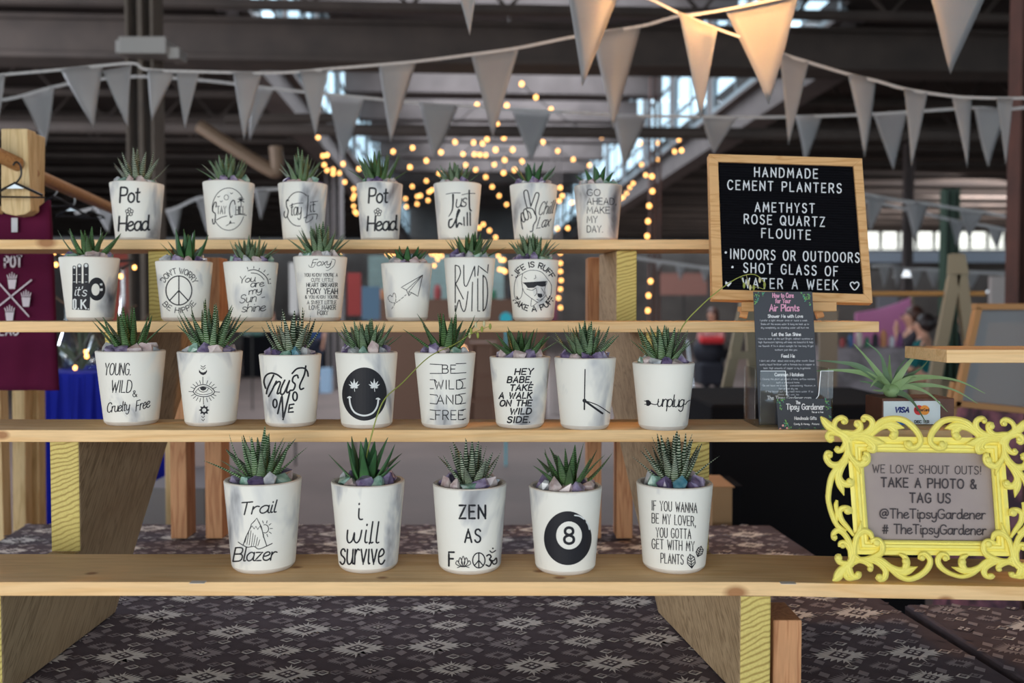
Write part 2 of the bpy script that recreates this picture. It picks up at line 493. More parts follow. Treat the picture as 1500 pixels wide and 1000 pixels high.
class Ink:
    def __init__(s):
        s.v, s.f = [], []

    def line(s, pts, w, smooth=False, closed=False, caps=True, w2=None):
        pts = [tuple(p) for p in pts]
        if smooth:
            pts = crom(pts + ([pts[0]] if closed else []), 5)
        elif closed:
            pts = pts + [pts[0]]
        out = [pts[0]]
        for a, b in zip(pts, pts[1:]):      # cut long runs so they follow the curve of the pot
            L = math.hypot(b[0] - a[0], b[1] - a[1])
            if L < 1e-4:
                continue
            k = max(1, int(L / 4))
            out += [(a[0] + (b[0] - a[0]) * i / k, a[1] + (b[1] - a[1]) * i / k) for i in range(1, k + 1)]
        pts = out
        n = len(pts)
        if n < 2:
            pts = [pts[0], (pts[0][0] + .01, pts[0][1])]
            n = 2
        o = len(s.v)
        for i, p in enumerate(pts):
            a = pts[max(i - 1, 0)]; b = pts[min(i + 1, n - 1)]
            dx, dy = b[0] - a[0], b[1] - a[1]
            L = math.hypot(dx, dy) or 1
            ww = w if w2 is None else w + (w2 - w) * i / (n - 1)
            nx, ny = -dy / L * ww / 2, dx / L * ww / 2
            s.v += [(p[0] + nx, p[1] + ny), (p[0] - nx, p[1] - ny)]
        s.f += [(o + 2 * i, o + 2 * i + 1, o + 2 * i + 3, o + 2 * i + 2) for i in range(n - 1)]
        if caps and w > 0.5:
            js = [0, n - 1]
            for i in range(1, n - 1):
                a, p, b = pts[i - 1], pts[i], pts[i + 1]
                d1 = math.atan2(p[1] - a[1], p[0] - a[0]); d2 = math.atan2(b[1] - p[1], b[0] - p[0])
                if abs((d2 - d1 + PI) % (2 * PI) - PI) > 0.5:
                    js.append(i)
            for i in js:
                ww = w if w2 is None else w + (w2 - w) * i / (n - 1)
                s.fan(disc_poly(pts[i][0], pts[i][1], ww / 2, n=8))
        return s

    def fan(s, poly):
        o = len(s.v)
        s.v += [tuple(p) for p in poly]
        s.f.append(tuple(range(o, o + len(poly))))
        return s

    def fill(s, poly, holes=(), step=5.0):
        bm = bmesh.new()
        loops = [[Vector((p[0], p[1], 0)) for p in q] for q in [poly] + list(holes)]
        vs = [bm.verts.new(p) for q in loops for p in q]
        for t in tessellate_polygon(loops):
            try:
                bm.faces.new([vs[i] for i in t])
            except Exception:
                pass
        xs = [p[0] for p in poly]
        x = min(xs) + step
        while x < max(xs):
            bmesh.ops.bisect_plane(bm, geom=bm.verts[:] + bm.edges[:] + bm.faces[:], plane_co=(x, 0, 0), plane_no=(1, 0, 0), dist=1e-5)
            x += step
        bm.verts.index_update()
        o = len(s.v)
        s.v += [(p.co.x, p.co.y) for p in bm.verts]
        s.f += [tuple(o + p.index for p in fc.verts) for fc in bm.faces]
        bm.free()
        return s

    def glyph(s, ch, tf, w):
        for st in GL.get(ch, GL[' '])[1].split(';'):
            if not st:
                continue
            sm = st[0] == '~'
            pts = [tuple(float(q) for q in p.split(',')) for p in st.lstrip('~').split()]
            if sm:
                pts = crom(pts, 4)
            s.line([tf(x, y) for x, y in pts], w)

    def text(s, t, x0, y0, x1, y1, h, w, shear=0.0, gap=1.9):
        """text fitted between (x0,y0) and (x1,y1) on its baseline, cap height h"""
        adv, pos = 0, []
        for ch in t:
            pos.append(adv)
            adv += GL.get(ch, GL[' '])[0] + gap
        adv -= gap
        L = math.hypot(x1 - x0, y1 - y0)
        ux, uy = (x1 - x0) / L, (y1 - y0) / L
        sx = L / max(adv, .1)
        for ch, p in zip(t, pos):
            s.glyph(ch, lambda x, y, p=p: (x0 + ux * (sx * (p + x) + shear * y * h / 10) , y0 + uy * sx * (p + x) - y * h / 10), w)
        return s

    def arc(s, t, cx, cy, rx, ry, a0, a1, h, w, inner=False, gap=1.9):
        """letters along an ellipse from angle a0 to a1 (degrees, screen, 0 = right, 90 = up)"""
        adv, pos = 0, []
        for ch in t:
            pos.append(adv)
            adv += GL.get(ch, GL[' '])[0] + gap
        adv -= gap
        for ch, p in zip(t, pos):
            def tf(x, y, p=p):
                a = math.radians(a0 + (a1 - a0) * (p + x) / adv)
                k = -y * h / 10 if inner else y * h / 10
                return (cx + (rx + k) * math.cos(a), cy - (ry + k) * math.sin(a))
            s.glyph(ch, tf, w)
        return s

    def build(s, name, surf, m, parent, off=0.0004, thick=0.0):
        mb = MB()
        mb.add([surf(p[0], p[1], off) for p in s.v], s.f)
        o = mb.build(name, m, parent, fix=False)
        if thick:
            md = o.modifiers.new('solid', 'SOLIDIFY')
            md.thickness = thick
            md.offset = 1
        return o


def T(pts, ox, oy, k):
    return [(ox + x / k, oy + y / k) for x, y in pts]
# ------------------------------------------------------------------ heights below the camera (measured): boards and table
H = [0.363, 0.185, 0.019, -0.141]         # tops of the four shelf boards, front to back
YF = [1.20, 1.40, 1.60, 1.80]             # their front edges
TDROP = 0.525
TZ = CAMZ - TDROP
HD = Vector((-75 / F, 1, 0)).normalized()  # long axis of the hall
HP = Vector((HD.y, -HD.x, 0))              # to its right


def hall(u, v, z):
    return Vector((0, 0, 0)) + HP * u + HD * v + Vector((0, 0, z))


HR = Matrix((HP, HD, Vector((0, 0, 1)))).transposed()

m_conc = mat('concrete', (122, 104, 97), 0.75, noise=((104, 88, 82), 1.2, 0.25))
m_dark = mat('dark_deck', (62, 50, 44), 0.9, noise=((42, 34, 31), 0.8, 0.25))
m_steel = mat('joist_paint', (70, 58, 51), 0.8, noise=((50, 41, 36), 3, 0.25))
m_girder = mat('girder_paint', (102, 91, 88), 0.7, noise=((76, 66, 64), 2, 0.25))
m_wall = mat('far_wall', (128, 122, 118), 0.9, noise=((98, 92, 90), 0.7, 0.2))
m_mull = mat('mullion_paint', (120, 132, 138), 0.6)
m_rust = mat('rust_paint', (96, 60, 50), 0.8, noise=((70, 46, 40), 5, 0.2))
m_green = mat('green_paint', (42, 66, 48), 0.7)
m_cloth_flag = mat('vinyl_flag', (158, 156, 156), 0.45, noise=((146, 144, 146), 9, 0.2))
nt = m_cloth_flag.node_tree
b = nt.nodes['Principled BSDF']
tl = nt.nodes.new('ShaderNodeBsdfTranslucent'); tl.inputs[0].default_value = lin((186, 180, 172))
ms = nt.nodes.new('ShaderNodeMixShader'); ms.inputs[0].default_value = 0.35
nt.links.new(b.outputs[0], ms.inputs[1]); nt.links.new(tl.outputs[0], ms.inputs[2])
nt.links.new(ms.outputs[0], nt.nodes['Material Output'].inputs[0])


def thin_glass(name, tint=(1, 1, 1), refl=0.12, fres=.7):
    m = bpy.data.materials.new(name); m.use_nodes = True
    nt = m.node_tree; nt.nodes.clear()
    o = nt.nodes.new('ShaderNodeOutputMaterial')
    t = nt.nodes.new('ShaderNodeBsdfTransparent'); t.inputs[0].default_value = (*tint, 1)
    g = nt.nodes.new('ShaderNodeBsdfGlossy'); g.inputs['Roughness'].default_value = 0.05
    lw = nt.nodes.new('ShaderNodeLayerWeight'); lw.inputs[0].default_value = 0.25
    mm = nt.nodes.new('ShaderNodeMath'); mm.operation = 'MULTIPLY_ADD'; mm.inputs[1].default_value = fres; mm.inputs[2].default_value = refl * 0.4
    x = nt.nodes.new('ShaderNodeMixShader')
    nt.links.new(lw.outputs['Fresnel'], mm.inputs[0]); nt.links.new(mm.outputs[0], x.inputs[0])
    nt.links.new(t.outputs[0], x.inputs[1]); nt.links.new(g.outputs[0], x.inputs[2]); nt.links.new(x.outputs[0], o.inputs[0])
    return m


m_pane = thin_glass('window_glass', (0.9, 0.97, 1.0), .12, .12)
m_acryl = thin_glass('clear_acrylic', (0.97, 0.98, 0.98), 0.08, .3)

# ------------------------------------------------------------------ the hall
def struct(mb, name, m, parent=None, label=None, **k):
    o = mb.build(name, m, parent, **k)
    if parent is None:
        o['kind'] = 'structure'
    if label:
        o['label'] = label
    return o


struct(MB().box(hall(2, 20, -0.05), (56, 52, 0.1), HR), 'floor', m_conc, label='grey brown concrete floor of the market hall')
UL, UR, V0, V1 = -2.45, 4.35, 10.0, 44.0
ZC = 5.0      # deck of the low roof
ZN = 8.2      # deck of the raised nave
roof = struct(MB().box(hall(2, 0.5, ZC + .1), (56, 19, .2), HR), 'ceiling', m_dark, label='dark low roof deck over the stalls')  # its stretch behind the camera is lengthened to block high-angle sky light
struct(MB().box(hall((UL - 26) / 2, 27, ZC + .1), (26 + UL, 34, .2), HR), 'ceiling_aisle', m_dark, label='dark roof deck over the left aisle')
struct(MB().box(hall((UR + 30) / 2, 27, ZC + .1), (30 - UR, 34, .2), HR), 'ceiling_aisle', m_dark, label='dark roof deck over the right aisle')
struct(MB().box(hall((UL + UR) / 2, 27, ZN + .1), (UR - UL + 1, 35, .2), HR), 'ceiling_nave', m_girder, label='raised grey roof deck of the nave')
wb = struct(MB().box(hall(2, 45, 2.6), (56, .3, 5.2), HR), 'wall_back', m_wall, label='far end wall of the hall')
struct(MB().box(hall((UL + UR) / 2, 44.4, 6.6), (UR - UL, .3, 3.2), HR), 'wall_gable', m_wall, label='gable wall closing the nave')
struct(MB().box(hall(-26, 20, 2.6), (.3, 50, 5.2), HR), 'wall_left', m_wall, label='left side wall of the hall')
struct(MB().box(hall(30, 20, 2.6), (.3, 50, 5.2), HR), 'wall_right', m_wall, label='right side wall of the hall')
struct(MB().box(hall((UL + UR) / 2, 10.0, 6.7), (UR - UL, .2, 3.1), HR), 'wall_front', m_dark, label='dark wall over the nave opening')


def joist(v, u0, u1, z, webs, mm=m_steel):
    mb = MB()
    c = (u0 + u1) / 2
    mb.box(hall(c, v, z), (u1 - u0, .10, .07), HR)
    top = ZC - .03
    mb.box(hall(c, v, top - .03), (u1 - u0, .10, .06), HR)
    if webs:
        st = (top - z) * 0.9
        u = max(u0, -8)
        k = 0
        while u < min(u1, 10):
            a, b_ = (z, top) if k % 2 == 0 else (top, z)
            mb.beam(hall(u, v, a), hall(u + st, v, b_), .03, .03)
            u += st
            k += 1
    return struct(mb, 'roof_joist', mm, roof)


roof['_loc'] = tuple(roof['_loc'])
for v in (4.6, 5.6, 6.6, 7.7, 8.8):
    joist(v, -14, 14, 4.28 + (v - 4.6) * .04, True)
for i in range(15):
    v = 11 + i * 1.7
    joist(v, -24, UL - .3, 4.5, i < 4)
    joist(v, UR + .3, 24, 4.5, i < 4)
struct(MB().box(hall(2, 10.0, 4.42), (40, .3, .40), HR).box(hall(2, 10.0, 4.22), (40, .45, .05), HR).box(hall(2, 10, 4.62), (40, .45, .05), HR),
       'girder', m_steel, roof, label='dark transverse steel girder')
struct(MB().box(hall(2, 7.2, 4.40), (40, .12, .12), HR), 'girder', m_steel, roof)
# clerestory: edge girders, glazing, posts
for side, u in (('left', UL), ('right', UR)):
    s = -1 if side == 'left' else 1
    g = struct(MB().box(hall(u, 27, 4.55), (.12, 34, .5), HR).box(hall(u, 27, 4.30), (.35, 34, .05), HR).box(hall(u, 27, 4.8), (.35, 34, .05), HR),
               'trim_' + side, m_girder, label='long grey edge girder under the %s clerestory' % side)
    struct(MB().box(hall(u + s * .05, 27, 7.6), (.1, 34, 1.5), HR), 'wall_' + side + '_upper', m_girder, label='upper wall above the %s clerestory windows' % side)
    for k in range(12):
        v = 10.2 + k * 2.8
        w = struct(MB().box(hall(u, v, 5.85), (.07, .08, 2.1), HR).box(hall(u, v + 2.4, 5.85), (.07, .08, 2.1), HR)
                   .box(hall(u, v + 1.2, 4.92), (.12, 2.4, .12), HR).box(hall(u, v + 1.2, 6.84), (.12, 2.4, .1), HR)
                   .box(hall(u, v + 1.2, 5.85), (.03, .04, 2), HR)
                   .box(hall(u, v + 1.2, 5.5), (.05, 2.4, .05), HR).box(hall(u, v + 1.2, 6.2), (.05, 2.4, .05), HR),
                   'window_%d' % (k + 1 + (12 if s > 0 else 0)), m_mull, label='clerestory window of the nave')
        struct(MB().box(hall(u, v + 1.2, 5.85), (.008, 2.36, 1.9), HR), 'pane', m_pane, w)
        struct(MB().box(hall(u, v + 2.6, 5.85), (.05, .38, 2.2), HR), 'panel', m_girder, w)
nroof = tag(MB().box(hall((UL + UR) / 2, 27, 7.0), (.1, 34, .1), HR).build('ridge_beam', m_steel), kind='structure')
for k in range(12):
    v = 11.5 + k * 2.7
    mb = MB().box(hall((UL + UR) / 2, v, 6.45), (UR - UL, .25, .45), HR).box(hall((UL + UR) / 2, v, 6.2), (UR - UL, .4, .05), HR)
    mb.box(hall((UL + UR) / 2, v + 1.2, 7.2), (UR - UL, .12, .12), HR)
    struct(mb, 'cross_beam', m_girder, nroof)
mb = MB().tube([hall(-24, 9.2, 3.32), hall(24, 9.2, 3.40)], .06, 10)
tag(mb.build('conduit_pipe', m_steel), 'long dark pipe running across the hall under the windows', 'pipe')
# columns
def ibeam(px0, px1, Y, z0, z1, m, name='column', label=None):
    a = P(px0, 455, Y).x; b_ = P(px1, 455, Y).x
    w = b_ - a; c = (a + b_) / 2
    mb = MB().box((c, Y, (z0 + z1) / 2), (w * .16, w * .9, z1 - z0))
    mb.box((c - w * .45, Y, (z0 + z1) / 2), (w * .1, w, z1 - z0)).box((c + w * .45, Y, (z0 + z1) / 2), (w * .1, w, z1 - z0))
    return tag(mb.build(name, m), label, None, None, 'structure')


m_col = mat('column_paint', (104, 93, 82), 0.75, noise=((82, 72, 64), 6, 0.25))
ibeam(197, 237, 5.0, 0, ZC, m_col, label='brown grey steel column with a junction box')
ibeam(1480, 1512, 4.5, 0, ZC, m_rust, label='dark rust brown column at the edge of the stall')
ibeam(950, 966, 10.5, 0, 4.3, m_rust, label='thin rust brown column wound with lights')
ibeam(480, 502, 18.0, 0, ZC, mat('grey_column', (122, 112, 110), .8), label='plain grey column behind the pots')
ibeam(1379, 1399, 9.0, 0, 2.75, m_green, label='dark green column')
ibeam(808, 822, 13.5, 0, 4.3, mat('grey_column', (120, 110, 110), .8), label='slim grey column under the nave')
ibeam(1322, 1334, 15.0, 0, 4.3, m_girder, label='far pale blue grey column')
c = P(217, 72, 4.9)
mb = MB().box(c, (.25, .16, .09)).box(c + Vector((-.14, 0, .0)), (.03, .1, .07)).box(c + Vector((.15, .02, -.03)), (.06, .12, .06))
tag(mb.build('junction_box', mat('galvanised', (150, 145, 140), .5, .5), bevel=.005), 'grey electrical junction box clamped on the brown column', 'junction box')
mb = MB().tube(crom([P(292, 184, 6), P(340, 215, 6), P(398, 250, 6), P(405, 245, 6), P(404, 215, 6)], 5), .045, 10)
tag(mb.build('duct_pipe', mat('duct', (132, 108, 88), .5, .2)), 'brown pipe slanting down behind the top shelf and turning up', 'pipe')
mb = MB().tube([P(330, 175, 6.5), P(520, 172, 6.5)], .035, 8)
tag(mb.build('conduit_pipe', m_steel), 'thin pipe running level past the slanting brown pipe', 'pipe')

# ------------------------------------------------------------------ market tables with printed cloth
m_cloth = mat('woven_cloth', (98, 89, 95), 0.95, noise=((83, 75, 81), 30, 0.3), bump=.3, bscale=900, spec=.1)
m_motif = mat('woven_motif', (228, 224, 220), 0.95, spec=.1, noise=((196, 192, 190), 120, .3))
m_motif2 = mat('woven_motif_dim', (148, 140, 144), 0.95, spec=.1)
m_black = mat('black_cloth', (13, 13, 17), 0.9, spec=.2)
TYAW = math.radians(5)
TU = Vector((math.cos(TYAW), math.sin(TYAW), 0)); TV = Vector((-math.sin(TYAW), math.cos(TYAW), 0))


def star(cx, cy, s, jag=5):
    """spiky stepped lozenge with saw teeth along its long sides"""
    q = [(s * 1.05, 0)]
    for i in range(jag):
        t = (i + .5) / jag
        x = s * (1 - t) * .9
        y = s * .62 * t ** .8
        q.append((x - s * .02, y * .72))
        q.append((x + s * (.16 - .05 * t), y + s * .16))
    q.append((s * .05, s * .56))
    q.append((0, s * .9))
    q += [(-x, y) for x, y in q[::-1][1:]]
    q += [(x, -y) for x, y in q[::-1][1:-1]]
    return [(cx + x, cy + y) for x, y in q]


def dia(cx, cy, rx, ry):
    return [(cx + rx, cy), (cx, cy + ry), (cx - rx, cy), (cx, cy - ry)]


def inpoly(p, poly):
    c_ = False
    for i in range(len(poly)):
        a, b_ = poly[i], poly[i - 1]
        if (a[1] > p[1]) != (b_[1] > p[1]) and p[0] < (b_[0] - a[0]) * (p[1] - a[1]) / (b_[1] - a[1]) + a[0]:
            c_ = not c_
    return c_


def cloth_table(poly, label, ph):
    """poly: table outline on the plane z=TZ"""
    c_ = sum(poly, Vector()) / len(poly)
    t = thing('draped_table', label, 'table', (c_.x, c_.y, 0))
    mb = MB()
    n = len(poly)
    mb.prism([Vector((p.x, p.y, TZ - .02)) for p in poly], Vector((0, 0, .02)))
    mb.build('table_top', m_cloth, t, bevel=.006, seg=3)
    mb = MB()
    vs, fs = [], []
    k = 24
    for i in range(n):
        a, b_ = poly[i], poly[(i + 1) % n]
        nn = (b_ - a).cross(Vector((0, 0, 1))).normalized()
        if (a - c_).dot(nn) < 0:
            nn = -nn
        for j in range(k):
            p = a.lerp(b_, j / k)
            d = nn * (.006 + .012 * math.sin(j * 2.1))
            vs += [Vector((p.x, p.y, TZ - .004)) + nn * .0005, Vector((p.x, p.y, TZ - .3)) + d * .3, Vector((p.x, p.y, .02)) + d * .4]
    m_ = len(vs) // 3
    for i in range(m_):
        j = (i + 1) % m_
        fs += [(3 * i, 3 * j, 3 * j + 1, 3 * i + 1), (3 * i + 1, 3 * j + 1, 3 * j + 2, 3 * i + 2)]
    mb.add(vs, fs).build('cloth_skirt', m_cloth, t, smooth=True)
    lo, hi, dk = MB(), MB(), MB()

    def put(tgt, pts, z):
        w = [Vector((0, 0, TZ + z)) + TU * x + TV * y for x, y in pts]
        cc = sum(w, Vector()) / len(w)
        if not inpoly((cc.x, cc.y), [(p.x, p.y) for p in poly]) or not all(inpoly((p.x, p.y), [(q.x, q.y) for q in poly]) for p in w[::3]):
            return
        tr = tessellate_polygon([w])
        tgt.add(w, tr)
    px_, py_ = .118, .092
    for i in range(-14, 18):
        for j in range(8, 46):
            x = i * px_ + (j % 2) * px_ / 2 + ph + (j % 4) * .013
            y = j * py_ * .5 + .3
            r = (i * 7 + j * 3) % 4
            if j % 2 == 0:
                s = .043 if r < 2 else .034
                put(hi if r != 3 else lo, star(x, y, s), .0008)
                put(dk, dia(x, y, s * .42, s * .36), .0012)
                for a in (-1, 1):
                    put(hi, dia(x + a * s * .16, y, s * .1, s * .09), .0016)
                    put(hi, dia(x, y + a * s * .14, s * .1, s * .09), .0016)
            else:
                put(lo, star(x, y, .022, 5), .0008)
                put(dk, dia(x, y, .009, .008), .0012)
            for a in (-1, 1):
                put(lo if (i + j) % 2 else hi, dia(x + a * px_ * .42, y + .001, .012, .0095), .0008)
                put(dk, dia(x + a * px_ * .42, y + .001, .0075, .006), .0012)
                put(lo, dia(x + a * px_ * .42, y + .001, .004, .003), .0016)
            put(lo, dia(x + px_ * .25, y + py_ * .25, .009, .012), .0008)
            put(lo, dia(x - px_ * .25, y + py_ * .25, .009, .012), .0008)
    for mb_, m_, nm in ((hi, m_motif, 'woven_pattern'), (lo, m_motif2, 'woven_pattern'), (dk, m_cloth, 'woven_pattern')):
        o = mb_.build(nm, m_, t, fix=False)
        o['kind'] = 'stuff'
    return t


def tp(px, py):
    return on_floor(px, py, TZ)


cloth_table([tp(38, 767), tp(1130, 769), tp(1304, 884), tp(1492, 1000), on_floor(1640, 1090, TZ), on_floor(-330, 1090, TZ), tp(-180, 900)],
            'long table under a brown woven cloth carrying the tiered plant stand', 0.0)
cloth_table([tp(1326, 884), tp(1400, 884), tp(1620, 900), on_floor(1900, 1090, TZ), on_floor(1668, 1090, TZ), tp(1510, 1000)],
            'second table under the same woven cloth, beyond the narrow gap', 0.045)
mb = MB()
mb.box((.89, 2.9, .64), (.63, .6, 1.28))
bt = mb.build('draped_table', m_black, bevel=.01)
tag(bt, 'black draped table behind the brochure holder', 'table')
mb = MB().box((P(1060, 610, 2.5).x, 2.55, CAMZ - .32), (.26, .2, .12))

# ------------------------------------------------------------------ the tiered stand
GOLD1, GOLD2, GOLD3 = (250, 210, 156), (238, 192, 134), (242, 198, 144)
kn = [(P(1078, 868, 1.2), .011), (P(1385, 880, 1.2), .008), (P(435, 833, 1.27), .006), (P(790, 838, 1.25), .006), (P(820, 846, 1.22), .006), (P(560, 843, 1.22), .006), (P(134, 841, 1.24), .006),
      (P(3, 637, 1.4), .008), (P(1010, 631, 1.43), .006), (P(68, 355, 1.8), .014)]
m_board = wood('pine_board', GOLD1, GOLD2, GOLD3, 'X', ring=20, knots=kn, stretch=16, dist=2.2)
m_beam = wood('treated_beam', (200, 172, 136), (152, 126, 94), (176, 148, 114), 'D', ring=60, stretch=1)
m_end = wood('end_grain', (224, 204, 122), (166, 138, 70), (204, 184, 104), 'D', ring=34, stretch=1, heart=(-.60, 0, .93))
m_end2 = wood('end_grain_right', (224, 204, 122), (166, 138, 70), (204, 184, 104), 'D', ring=34, stretch=1, heart=(.45, 0, .80))
m_red = wood('cedar_post', (212, 156, 112), (184, 126, 86), (196, 138, 94), 'Z', ring=26, stretch=14)
m_pale = wood('pale_pine', (228, 200, 152), (204, 172, 122), None, 'Z', ring=22, stretch=12)
m_tread = mat('beam_face', (168, 142, 96), .7)
# treated beam: slanted grain
nt = m_beam.node_tree
for n_ in nt.nodes:
    if n_.type == 'MAPPING':
        n_.vector_type = 'TEXTURE'
        n_.inputs['Rotation'].default_value = (math.radians(50), 0, 0)
        n_.inputs['Scale'].default_value = (1, 14, 1)
stand = thing('tiered_plant_stand', 'four-tier pine shelf stand on sawtooth beams, holding rows of white planters', 'shelf', (-.2, 1.5, TZ))


def board(k, x0, x1, label=None, y0=None, dep=.14):
    y0 = y0 or YF[k]
    o = MB().box(((x0 + x1) / 2, y0 + dep / 2, CAMZ - H[k] - .0095), (x1 - x0, dep, .019)).build('shelf_board', m_board, stand, bevel=.0012)
    return o


def sag(x):
    d = max(0, x - .31)
    return .0175 * d * min(1, d / .12)


mb = MB()
xs = [-.95] + [.3 + .035 * i for i in range(20)]
vs = []
for x_ in xs:
    z_ = CAMZ - H[0] - sag(x_)
    vs += [(x_, YF[0], z_ - .019), (x_, YF[0] + .14, z_ - .019), (x_, YF[0] + .14, z_), (x_, YF[0], z_)]
fs = [(4 * i + a, 4 * i + (a + 1) % 4, 4 * i + 4 + (a + 1) % 4, 4 * i + 4 + a) for i in range(len(xs) - 1) for a in range(4)]
fs += [(0, 1, 2, 3), tuple(4 * (len(xs) - 1) + a for a in range(4))]
mb.add(vs, fs).build('shelf_board', m_board, stand, bevel=.0012)
board(1, -1.1, P(1425, 640, 1.4).x)
board(2, -1.2, P(1288, 480, 1.6).x)
board(3, -1.35, P(1105, 360, 1.8).x)


def stringer(xf, w, name='sawtooth_beam', me_=None):
    """xf(y) gives the beam's inner x at depth y; w signed width"""
    prof = [(1.205, TDROP - .0024), (1.205, .3835), (1.43, .3835), (1.43, .2045), (1.63, .2045), (1.63, .0385), (1.83, .0385), (1.83, -.1215), (1.97, -.1215), (1.97, .087), (1.8, .265), (1.63, .443), (1.555, TDROP - .0024)]
    A = [Vector((xf(y), y, CAMZ - h)) for y, h in prof]
    n = len(A)
    mb = MB()
    B = [p + Vector((w, 0, 0)) for p in A]
    mb.v = [tuple(p) for p in A + B]
    tr = tessellate_polygon([[Vector((0, p.y, p.z)) for p in A]])
    for t in tr:
        mb.f += [tuple(t), tuple(n + i for i in t)]
        mb.mi += [0, 0]
    for i in range(n):
        j = (i + 1) % n
        mb.f.append((i, j, n + j, n + i))
        mb.mi.append(1 if abs(prof[i][0] - prof[j][0]) < 1e-6 and prof[i][0] < 1.9 else 0)
    return mb.build(name, [m_beam, me_ or m_end], stand, bevel=.003)


stringer(lambda y: -.688, -.047)
stringer(lambda y: .3075 - .155 * (y - 1.205), .042, me_=m_end2)
for (a, b_) in ((249, 273), (300, 325), (860, 881), (903, 927)):
    x0, x1 = P(a, 700, 2.06).x, P(b_, 700, 2.06).x
    zt = CAMZ + .121
    MB().box(((x0 + x1) / 2, 2.06 + .03, (TZ + .0024 + zt) / 2), (x1 - x0, .06, zt - TZ - .0024)).build('back_post', m_red, stand, bevel=.002)

x0, x1 = P(1133, 950, 1.22).x, P(1175, 950, 1.22).x
MB().box(((x0 + x1) / 2, 1.26, (TZ + .0024 + CAMZ - .422) / 2), (x1 - x0, .078, CAMZ - .4244 - TZ)).build('foot_block', m_red, stand, bevel=.002)
# small stuck-on price labels
for i, (px, py, lab) in enumerate(((290, 852.5, 'small white sticker on the front shelf board near the mountain pot'), (1154, 853.5, 'small white sticker on the front shelf board near the yellow frame'))):
    p = on_floor(px, py + .6, CAMZ - H[0] - (.0003 if px > 1000 else 0))
    MB().box(p + Vector((0, 0, .0006)), (.02, .011, .0006)).build('price_sticker', mat('sticker', (214, 206, 198), .9, spec=.1))
    o = bpy.context.scene.objects[-1] if False else None
stk = [o for o in SC.objects if o.name.startswith('price_sticker')]
for o, lab in zip(stk, ('small white sticker on the front board beside the mountain pot', 'small white sticker on the front board beside the yellow frame')):
    tag(o, lab, 'sticker')
# right-hand separate shelf
mb = MB().box((P(1387, 515, 1.3).x + .45, 1.37, CAMZ - .0655), (.9, .14, .019))
sh2 = mb.build('shelf_board', m_board, None, bevel=.0012)
tag(sh2, 'single pine shelf board of a neighbouring stand above the payment sign', 'shelf')
MB().box((P(1387, 515, 1.3).x + .62, 1.40, (TZ + CAMZ - .075) / 2), (.04, .09, CAMZ - .075 - TZ)).build('leg', m_red, sh2, bevel=.002)
# ------------------------------------------------------------------ planters
def pot_material():
    m = bpy.data.materials.new('painted_cement'); m.use_nodes = True
    nt = m.node_tree; N, L = nt.nodes, nt.links
    b = N['Principled BSDF']; b.inputs['Roughness'].default_value = .62; b.inputs['Specular IOR Level'].default_value = .3
    tc = N.new('ShaderNodeTexCoord'); oi = N.new('ShaderNodeObjectInfo')
    mu = N.new('ShaderNodeMath'); mu.operation = 'MULTIPLY'; mu.inputs[1].default_value = 37
    L.new(oi.outputs['Random'], mu.inputs[0])
    ad = N.new('ShaderNodeVectorMath'); ad.operation = 'ADD'
    L.new(tc.outputs['Object'], ad.inputs[0]); L.new(mu.outputs[0], ad.inputs[1])
    mp = N.new('ShaderNodeMapping'); mp.inputs['Scale'].default_value = (1, 1, .5)
    L.new(ad.outputs[0], mp.inputs['Vector'])
    n = N.new('ShaderNodeTexNoise'); n.inputs['Scale'].default_value = 14; n.inputs['Detail'].default_value = 4; n.inputs['Distortion'].default_value = .5
    L.new(mp.outputs[0], n.inputs['Vector'])
    r = N.new('ShaderNodeValToRGB')
    r.color_ramp.elements[0].position = .27; r.color_ramp.elements[0].color = lin((92, 92, 98))
    r.color_ramp.elements[1].position = .47; r.color_ramp.elements[1].color = lin((230, 227, 219))
    e = r.color_ramp.elements.new(.385); e.color = lin((190, 190, 191))
    L.new(n.outputs['Fac'], r.inputs['Fac']); L.new(r.outputs['Color'], b.inputs['Base Color'])
    n2 = N.new('ShaderNodeTexNoise'); n2.inputs['Scale'].default_value = 140; n2.inputs['Detail'].default_value = 6
    L.new(tc.outputs['Object'], n2.inputs['Vector'])
    bp = N.new('ShaderNodeBump'); bp.inputs['Strength'].default_value = .18; bp.inputs['Distance'].default_value = .0008
    L.new(n2.outputs['Fac'], bp.inputs['Height']); L.new(bp.outputs[0], b.inputs['Normal'])
    return m


m_pot = pot_material()
m_cem = mat('bare_cement', (214, 206, 196), .8, noise=((194, 184, 174), 40, .3), bump=.3, bscale=200)
m_vinyl = mat('black_vinyl', (30, 30, 36), .55, spec=.3)
m_whitep = mat('white_print', (214, 216, 216), .6)
m_soil = mat('soil', (58, 46, 38), .95, noise=((30, 24, 20), 90, .3), bump=1, bscale=300)


